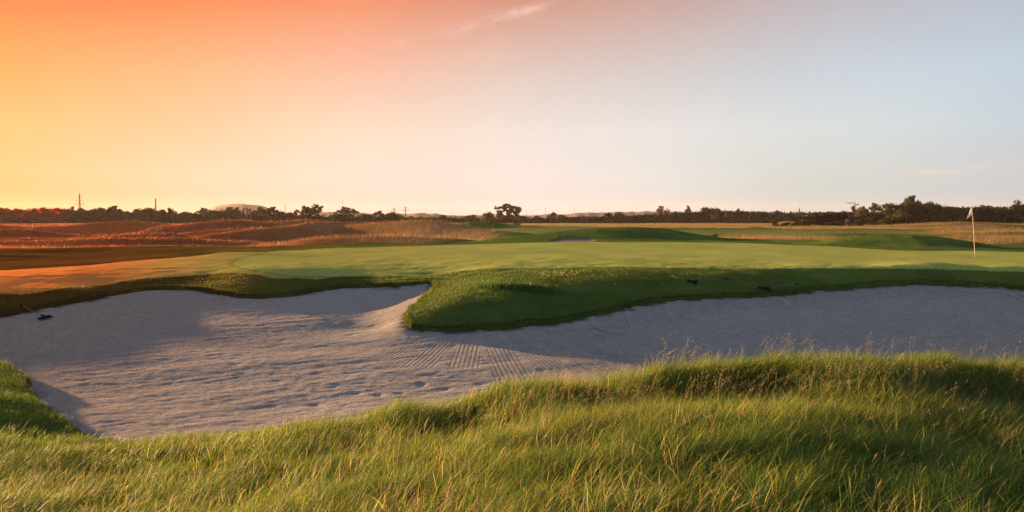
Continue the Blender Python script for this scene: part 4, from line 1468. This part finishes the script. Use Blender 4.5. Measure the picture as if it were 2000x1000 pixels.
# ------------------------------------------------------------------ masts, chimney, pylons, spire, crane
M_STEEL = simple_mat('weathered steel', (.20, .17, .15), .6, .3)
M_BRICK = simple_mat('brick', (.20, .09, .055), .9, var=.25, scale=1.5)


def base_z(x, y):
    return float(gz(np.array([x]), np.array([float(y)]))[0])


def pylon(px, top, Y, wpx, label, arms=3):
    x = (px - 1000) / F * Y
    z0 = base_z(x, Y); H = PY(px, top, Y)[2] - z0
    s = wpx / F * Y
    t = thing('lattice_pylon', label, 'pylon', (x, Y, z0), 0, 'power line pylons on the horizon')
    mb = MB(); bw = s * .18
    th_ = max(.09, Y * .00018)
    lv = [0, .25, .45, .6, .7, .8, .9, 1]
    wv = [bw, bw * .75, bw * .5, bw * .3, bw * .25, bw * .2, bw * .12, .05]
    for sx in (-1, 1):
        for sy in (-1, 1):
            mb.tube([(sx * w_ , sy * w_, l_ * H) for l_, w_ in zip(lv, wv)], th_, 4)
    for i in range(len(lv) - 1):
        for sy in (-1, 1):
            mb.tube([(-wv[i], sy * wv[i], lv[i] * H), (wv[i + 1], sy * wv[i + 1], lv[i + 1] * H)], th_ * .6, 4)
            mb.tube([(wv[i], sy * wv[i], lv[i] * H), (-wv[i + 1], sy * wv[i + 1], lv[i + 1] * H)], th_ * .6, 4)
    mb.build('tower', M_STEEL, t)
    for l_, k in (((.62, 1.0), (.74, .72), (.87, .42)) if arms == 3 else ((.72, 1.0), (.86, .6))):
        a = MB()
        for sx in (-1, 1):
            a.tube([(0, 0, l_ * H), (sx * s * .5 * k, 0, l_ * H + .3)], th_ * 1.0, 4)
            a.tube([(0, 0, (l_ + .04) * H), (sx * s * .5 * k, 0, l_ * H + .3)], th_ * .6, 4)
            a.tube([(sx * s * .5 * k, 0, l_ * H + .3), (sx * s * .5 * k, 0, l_ * H - H * .04)], th_ * .6, 4)
        a.build('cross_arm', M_STEEL, t)
    return t


pylon(157, 377, 620, 20, 'largest lattice pylon, above the red wood at the far left')
pylon(770, 404, 1100, 15, 'small pylon, left of a pair above the low hedge', 2)
pylon(792.5, 402, 1050, 17, 'small pylon, right and taller of a pair above the low hedge', 2)


def mast(px, top, Y, rad, label, name='thin_mast'):
    x = (px - 1000) / F * Y
    z0 = base_z(x, Y); H = PY(px, top, Y)[2] - z0
    mb = MB()
    mb.tube([(0, 0, 0), (0, 0, H * .6), (0, 0, H)], [rad, rad * .8, rad * .5], 6)
    for k in (.3, .55, .8, .95):
        mb.box((0, 0, H * k), (rad * 4, rad * 4, rad * .8))
    ob = mb.build(name, M_STEEL)
    ob.location = (x, Y, z0)
    ob['label'] = label; ob['category'] = 'mast'; ob['group'] = 'thin masts along the horizon'
    return ob


mast(468.5, 392.5, 1400, .35, 'thin mast rising over the long pale hill')
mast(557.5, 398, 1000, .38, 'thin mast above the dark dome-shaped tree')
mast(669.5, 392.5, 1000, .26, 'thin mast behind the feathery round-topped tree')
mast(833, 405, 1100, .32, 'thin mast standing alone left of the small green mound')
mast(880, 412, 1300, .3, 'short faint mast over the low hedge left of centre')
mast(933, 410, 1300, .3, 'faint mast left of the big spreading tree')
mast(1028, 407, 1200, .3, 'faint mast just right of the big spreading tree')
mast(1042, 411, 1300, .3, 'shortest faint mast right of the big spreading tree')
mast(1065, 406, 1200, .3, 'thin mast left of the upright green tree')
mast(1121.5, 406, 1200, .34, 'thin mast at the left end of the wooded ridge')
mast(1242, 407, 1400, .3, 'faint mast over the middle of the wooded ridge')


def chimney():
    px, top, Y = 305, 388, 700
    x = (px - 1000) / F * Y; z0 = base_z(x, Y); H = PY(px, top, Y)[2] - z0
    t = thing('chimney', 'tall slim dark chimney rising from the wood on the left', 'chimney', (x, Y, z0))
    a = MB(); a.tube([(0, 0, 0), (0, 0, H * .5), (0, 0, H)], [.85, .62, .42], 14); a.build('shaft', M_BRICK, t, True)
    b = MB(); b.tube([(0, 0, H - .8), (0, 0, H - .2), (0, 0, H + .1)], [.48, .58, .58], 14); b.build('rim', M_BRICK, t, True)
    for k in range(5):
        c = MB(); c.tube([(0, 0, H * (.35 + .12 * k)), (0, 0, H * (.35 + .12 * k) + .25)], [.78 - .06 * k] * 2, 14)
        c.build('band', M_STEEL, t)


chimney()


def spire():
    px, top, Y = 1560, 403, 700
    x = (px - 1000) / F * Y; z0 = base_z(x, Y); H = PY(px, top, Y)[2] - z0
    t = thing('church_tower', 'slender dark church tower with a pointed spire above the trees', 'church tower', (x, Y, z0))
    a = MB(); a.box((0, 0, H * .31), (1.7, 1.7, H * .62)); a.box((0, 0, H * .63), (2.0, 2.0, .3)); a.box((0, 0, H * .30), (1.8, 1.8, .2)); a.build('tower', M_BRICK, t)
    b = MB()
    b.add([(-.8, -.8, H * .65), (.8, -.8, H * .65), (.8, .8, H * .65), (-.8, .8, H * .65), (0, 0, H * .97)], [(0, 1, 4), (1, 2, 4), (2, 3, 4), (3, 0, 4), (3, 2, 1, 0)])
    b.build('spire', simple_mat('slate', (.06, .06, .065), .6), t)
    c = MB(); c.tube([(0, 0, H * .95), (0, 0, H + .2)], .06, 5); c.box((0, 0, H), (.5, .08, .08)); c.build('cross', M_STEEL, t)
    dk = simple_mat('dark opening', (.02, .02, .02), .9)
    for sx, sy in ((0, -1), (0, 1), (-1, 0), (1, 0)):
        w = MB(); w.box((sx * .86, sy * .86, H * .55), (.5 if sx == 0 else .06, .5 if sy == 0 else .06, 1.0)); w.build('window', dk, t)


spire()


def crane():
    px, top, Y = 1669, 394, 650
    x = (px - 1000) / F * Y; z0 = base_z(x, Y); H = PY(px, 399, Y)[2] - z0
    t = thing('tower_crane', 'thin tower crane with its jib pointing left above the trees', 'crane', (x, Y, z0), 0)
    k = Y / F
    a = MB()
    for sx in (-.45, .45):
        for sy in (-.45, .45):
            a.tube([(sx, sy, 0), (sx, sy, H)], .12, 4)
    n = 14
    for i in range(n):
        s = 1 if i % 2 else -1
        a.tube([(-.45 * s, -.45, H * i / n), (.45 * s, -.45, H * (i + 1) / n)], .08, 4)
        a.tube([(-.45 * s, .45, H * i / n), (.45 * s, .45, H * (i + 1) / n)], .08, 4)
    a.build('mast', M_STEEL, t)
    j = MB(); L = 17 * k
    for sy in (-.35, .35):
        j.tube([(1.5, sy, H), (-L, sy, H + .9)], .11, 4)
    j.tube([(0, 0, H + .9), (-L * .96, 0, H + 1.6)], .1, 4)
    for i in range(12):
        j.tube([(-L * i / 12, -.35, H + .9 * i / 12), (-L * (i + .5) / 12, 0, H + .9 + .7 * i / 12), (-L * (i + 1) / 12, .35, H + .9 * (i + 1) / 12)], .06, 4)
    j.build('jib', M_STEEL, t)
    c = MB(); c.tube([(0, 0, H), (.1, 0, PY(px, top, Y)[2] - z0)], .14, 5); c.tube([(0, 0, PY(px, top, Y)[2] - z0), (-L * .6, 0, H + 1.3)], .04, 4); c.build('apex', M_STEEL, t)
    d = MB(); d.box((1.9, 0, H - .2), (1.0, .9, 1.1)); d.build('counterweight', M_BRICK, t)
    e = MB(); e.box((-.9, -.6, H - .9), (.9, .9, 1.2)); e.build('cab', M_STEEL, t)


crane()


# ------------------------------------------------------------------ flagstick
def flag():
    b = hit(1904, 501, lambda u, v: gz(u, v), y0=30, y1=55)
    topw = PY(1898.5, 401.5, b[1])
    H = topw[2] - b[2]; dx = topw[0] - b[0]
    t = thing('golf_flag', 'white golf flag hanging limp on a pale pole on the putting green', 'golf flag', b)
    white = simple_mat('painted pole', (.74, .66, .56), .5, var=.06)
    a = MB()
    pt = lambda s: (dx * s ** 1.15, 0, H * s)
    a.tube([pt(s / 10) for s in range(0, 9)], .0105, 10)
    pole = a.build('pole', white, t, True)
    a = MB(); a.tube([pt(.80), pt(.84)], .011, 10); a.tube([pt(.84), pt(1.0)], .009, 10)
    a.build('pole_top', simple_mat('grey pole section', (.38, .42, .48), .4, var=.08), t, True)
    a = MB(); a.tube([pt(1.0), pt(1.006), pt(1.013)], [.014, .018, .006], 10); a.build('cap', simple_mat('white cap', (.8, .78, .76), .4), t, True)
    # limp cloth: hangs from the top of the pole, falling to the left in folds
    m = white = None
    mf, tt, out = new_mat('flag cloth')
    tc = tt.n('ShaderNodeTexCoord').outputs['Object']
    c = tt.mix(tt.noise(tc, 30, 3), (.74, .70, .72, 1), (.84, .80, .80, 1))
    dd_ = tt.n('ShaderNodeBsdfPrincipled', ins={'Base Color': c, 'Roughness': .8})
    tr = tt.n('ShaderNodeBsdfTranslucent', ins={'Color': c})
    mx = tt.n('ShaderNodeMixShader', ins={0: .35})
    tt.t.links.new(dd_.outputs[0], mx.inputs[1]); tt.t.links.new(tr.outputs[0], mx.inputs[2]); tt.t.links.new(mx.outputs[0], out.inputs[0])
    nu, nv = 22, 16
    vs = []
    k = b[1] / F
    top = np.array(pt(.995)); bot = np.array(pt(.835))
    free_top = top + np.array([-4.5 * k, 0, -6.0 * k])
    free_bot = np.array([dx - 10.2 * k, 0, H - 27 * k])
    for i in range(nu + 1):
        u = i / nu
        for j in range(nv + 1):
            v = j / nv
            att = top * (1 - v) + bot * v                      # along the pole
            # outer edge runs from just under the top down to the far corner
            e0 = top + (free_bot - top) * min(1, .18 + .82 * v)
            p = att * (1 - u) + e0 * u
            sag = -.03 * math.sin(u * math.pi) * (1 - v)
            fold = .05 * math.sin(u * 7 + v * 2.2) * u ** .5 * (.4 + .6 * v)
            vs.append((p[0] - .0, p[1] + fold - .012, p[2] + sag))
    fs = []
    for i in range(nu):
        for j in range(nv):
            a0 = i * (nv + 1) + j
            fs.append((a0, a0 + 1, a0 + nv + 2, a0 + nv + 1))
    mb = MB(); mb.add(vs, fs)
    cl = mb.build('flag_cloth', mf, t, True)
    so = cl.modifiers.new('thickness', 'SOLIDIFY'); so.thickness = .003
    # red lining patch on the lower inside corner
    mb = MB()
    vs = []
    pc = np.array([dx - 3.6 * k, -.05, H - 20.5 * k])
    for i in range(5):
        for j in range(5):
            u, v = i / 4, j / 4
            vs.append((pc[0] + (u - .5) * 3.0 * k - v * 1.0 * k, pc[1] + .01 * math.sin(u * 4), pc[2] - v * 4.2 * k * (1 - .3 * u)))
    mb.add(vs, [(i * 5 + j, i * 5 + j + 1, (i + 1) * 5 + j + 1, (i + 1) * 5 + j) for i in range(4) for j in range(4)])
    o = mb.build('flag_mark', simple_mat('red flag mark', (.30, .08, .05), .8), t, True)
    so = o.modifiers.new('thickness', 'SOLIDIFY'); so.thickness = .002
    # hole cup
    cup = MB()
    n = 24
    vs = []
    for k_ in range(n):
        a_ = 2 * math.pi * k_ / n
        vs += [(math.cos(a_) * .054, math.sin(a_) * .054, .006), (math.cos(a_) * .060, math.sin(a_) * .060, .006), (math.cos(a_) * .054, math.sin(a_) * .054, -.1)]
    fs = []
    for k_ in range(n):
        q = (k_ + 1) % n
        fs += [(3 * k_, 3 * k_ + 1, 3 * q + 1, 3 * q), (3 * k_, 3 * q, 3 * q + 2, 3 * k_ + 2)]
    cup.add(vs, fs)
    cu = cup.build('hole_cup', simple_mat('white cup liner', (.6, .6, .58), .5))
    cu.location = b
    cu['label'] = 'white rim of the golf hole at the foot of the flag pole'; cu['category'] = 'golf hole'


flag()


# ------------------------------------------------------------------ bunker rakes
M_RAKEHEAD = simple_mat('black plastic', (.016, .012, .012), .95)
for n_ in M_RAKEHEAD.node_tree.nodes:
    if n_.type == 'BSDF_PRINCIPLED': n_.inputs['Specular IOR Level'].default_value = .05
M_HANDLE = simple_mat('grey green fibreglass handle', (.10, .13, .12), .4)


def surf(u, v):
    z = gz(u, v)
    s = sdist(BUNKER, u, v)
    return np.where(s < 0, TS(u, v) + .01, z)


def rake(h0, h1, end, label):
    """h0,h1: ends of the head; end: tip of the handle, all given as directions that meet the ground"""
    A_ = Vector(hit(*h0, surf, y0=17, y1=40)); B_ = Vector(hit(*h1, surf, y0=17, y1=40)); E_ = Vector(hit(*end, surf, y0=17, y1=40))
    mid = (A_ + B_) / 2
    hd = (B_ - A_); hd.normalize()
    up = Vector((0, 0, 1))
    t = thing('bunker_rake', label, 'rake', mid + up * .02, 0, 'rakes lying by the bunker')
    HL = max(.34, min(.5, (B_ - A_).length))
    hand = (E_ - mid)
    hl = max(1.3, min(2.2, hand.length)); hand.normalize()
    side = hd.cross(up).normalized()
    rot = Matrix((hd, side, up)).transposed()
    m = MB()
    m.box((0, 0, .025), (HL, .03, .035), rot)
    m.box(rot @ Vector((0, 0, .055)), (HL * .96, .02, .015), rot)
    head = m.build('head', M_RAKEHEAD, t)
    bv = head.modifiers.new('bevel', 'BEVEL'); bv.width = .008; bv.segments = 2
    for i in range(17):
        x_ = (i / 16 - .5) * HL * .94
        tm = MB()
        p = hd * x_
        tm.tube([p + up * .03 + side * .02, p + side * .07 + up * .015, p + side * .09 - up * .01], [.011, .008, .004], 5)
        tm.build('tine', M_RAKEHEAD, t)
    hm = MB()
    hm.tube([up * .06, up * .05 + hand * hl * .5, up * .06 + hand * hl], .010, 8)
    hm.build('handle', M_HANDLE, t, True)
    sm = MB()
    sm.tube([up * .055, up * .055 + hand * .16], .024, 8)
    sm.tube([up * .05 + hd * .12, up * .055 + hand * .22], .009, 5)
    sm.tube([up * .05 - hd * .12, up * .055 + hand * .22], .009, 5)
    sm.build('socket', M_RAKEHEAD, t)
    gr = MB(); gr.tube([up * .06 + hand * (hl - .18), up * .06 + hand * hl], .019, 8); gr.build('grip', M_RAKEHEAD, t)


rake((72, 627), (101, 620), (40, 601), 'rake lying on the sand at the far left with its handle on the turf')
rake((1341, 548), (1366, 559), (1420, 549), 'rake on the grass slope, the farther and left one of two above the right sand')
rake((1480, 563), (1508, 571), (1560, 559), 'rake on the grass slope, the nearer and right one of two above the right sand')

# clump of broad-leaved weeds and tiny white flowers on the tongue
def tongue_plants():
    c = hit(1000, 562, lambda u, v: gz(u, v), y0=20, y1=35)
    n = 1500
    x = c[0] + rng.normal(0, .55, n); y = c[1] + rng.normal(0, .35, n)
    ob = blades('leafy_weed', x, y, gz(x, y), rng.uniform(.06, .2, n), rng.uniform(.02, .035, n), rng.uniform(0, 6.28, n), rng.uniform(.2, 1, n),
                np.array([[.055, .12, .022]]) * rng.uniform(.7, 1.3, (n, 1)), 3)
    ob['label'] = 'darker leafy weed patch on the crest of the grass tongue'; ob['category'] = 'weeds'
    pts = []
    for i in range(90):
        a, b = (rng.normal(1095, 28), rng.normal(538, 4)) if i < 60 else (rng.uniform(900, 1750), rng.uniform(535, 560))
        p = hit(a, b, lambda u, v: gz(u, v), y0=20, y1=38)
        pts.append(p)
    p = np.array(pts); n = len(p)
    q = np.repeat(p, 5, 0); m = len(q)
    fx = q[:, 0] + rng.normal(0, .012, m); fy = q[:, 1] + rng.normal(0, .012, m); fz = q[:, 2] + .06 + rng.uniform(0, .03, m)
    ob = blades('clover_flowers', fx, fy, fz, rng.uniform(.012, .02, m), rng.uniform(.012, .018, m), rng.uniform(0, 6.28, m), rng.uniform(0, .6, m),
                np.tile([[.55, .52, .38]], (m, 1)), 2)
    ob['label'] = 'scattered tiny pale clover flowers on the grass above the tongue'; ob['category'] = 'flowers'


tongue_plants()

# ------------------------------------------------------------------ haze
def haze():
    mb = MB()
    mb.box((0, 1900, 22), (6200, 5200, 86))
    m = bpy.data.materials.new('haze')
    m.use_nodes = True; m.node_tree.nodes.clear()
    t = NT(m.node_tree)
    o = t.n('ShaderNodeOutputMaterial')
    v = t.n('ShaderNodeVolumePrincipled', ins={'Color': (1.0, .90, .84, 1), 'Density': .00006, 'Anisotropy': .3})
    t.t.links.new(v.outputs[0], o.inputs['Volume'])
    ob = mb.build('haze', m)
    ob['kind'] = 'stuff'; ob['label'] = 'thin evening haze over the far hills'; ob['category'] = 'haze'


USE_HAZE = True
if USE_HAZE:
    haze()
print('faces', sum(len(o.data.polygons) for o in sc.objects if o.type == 'MESH'))
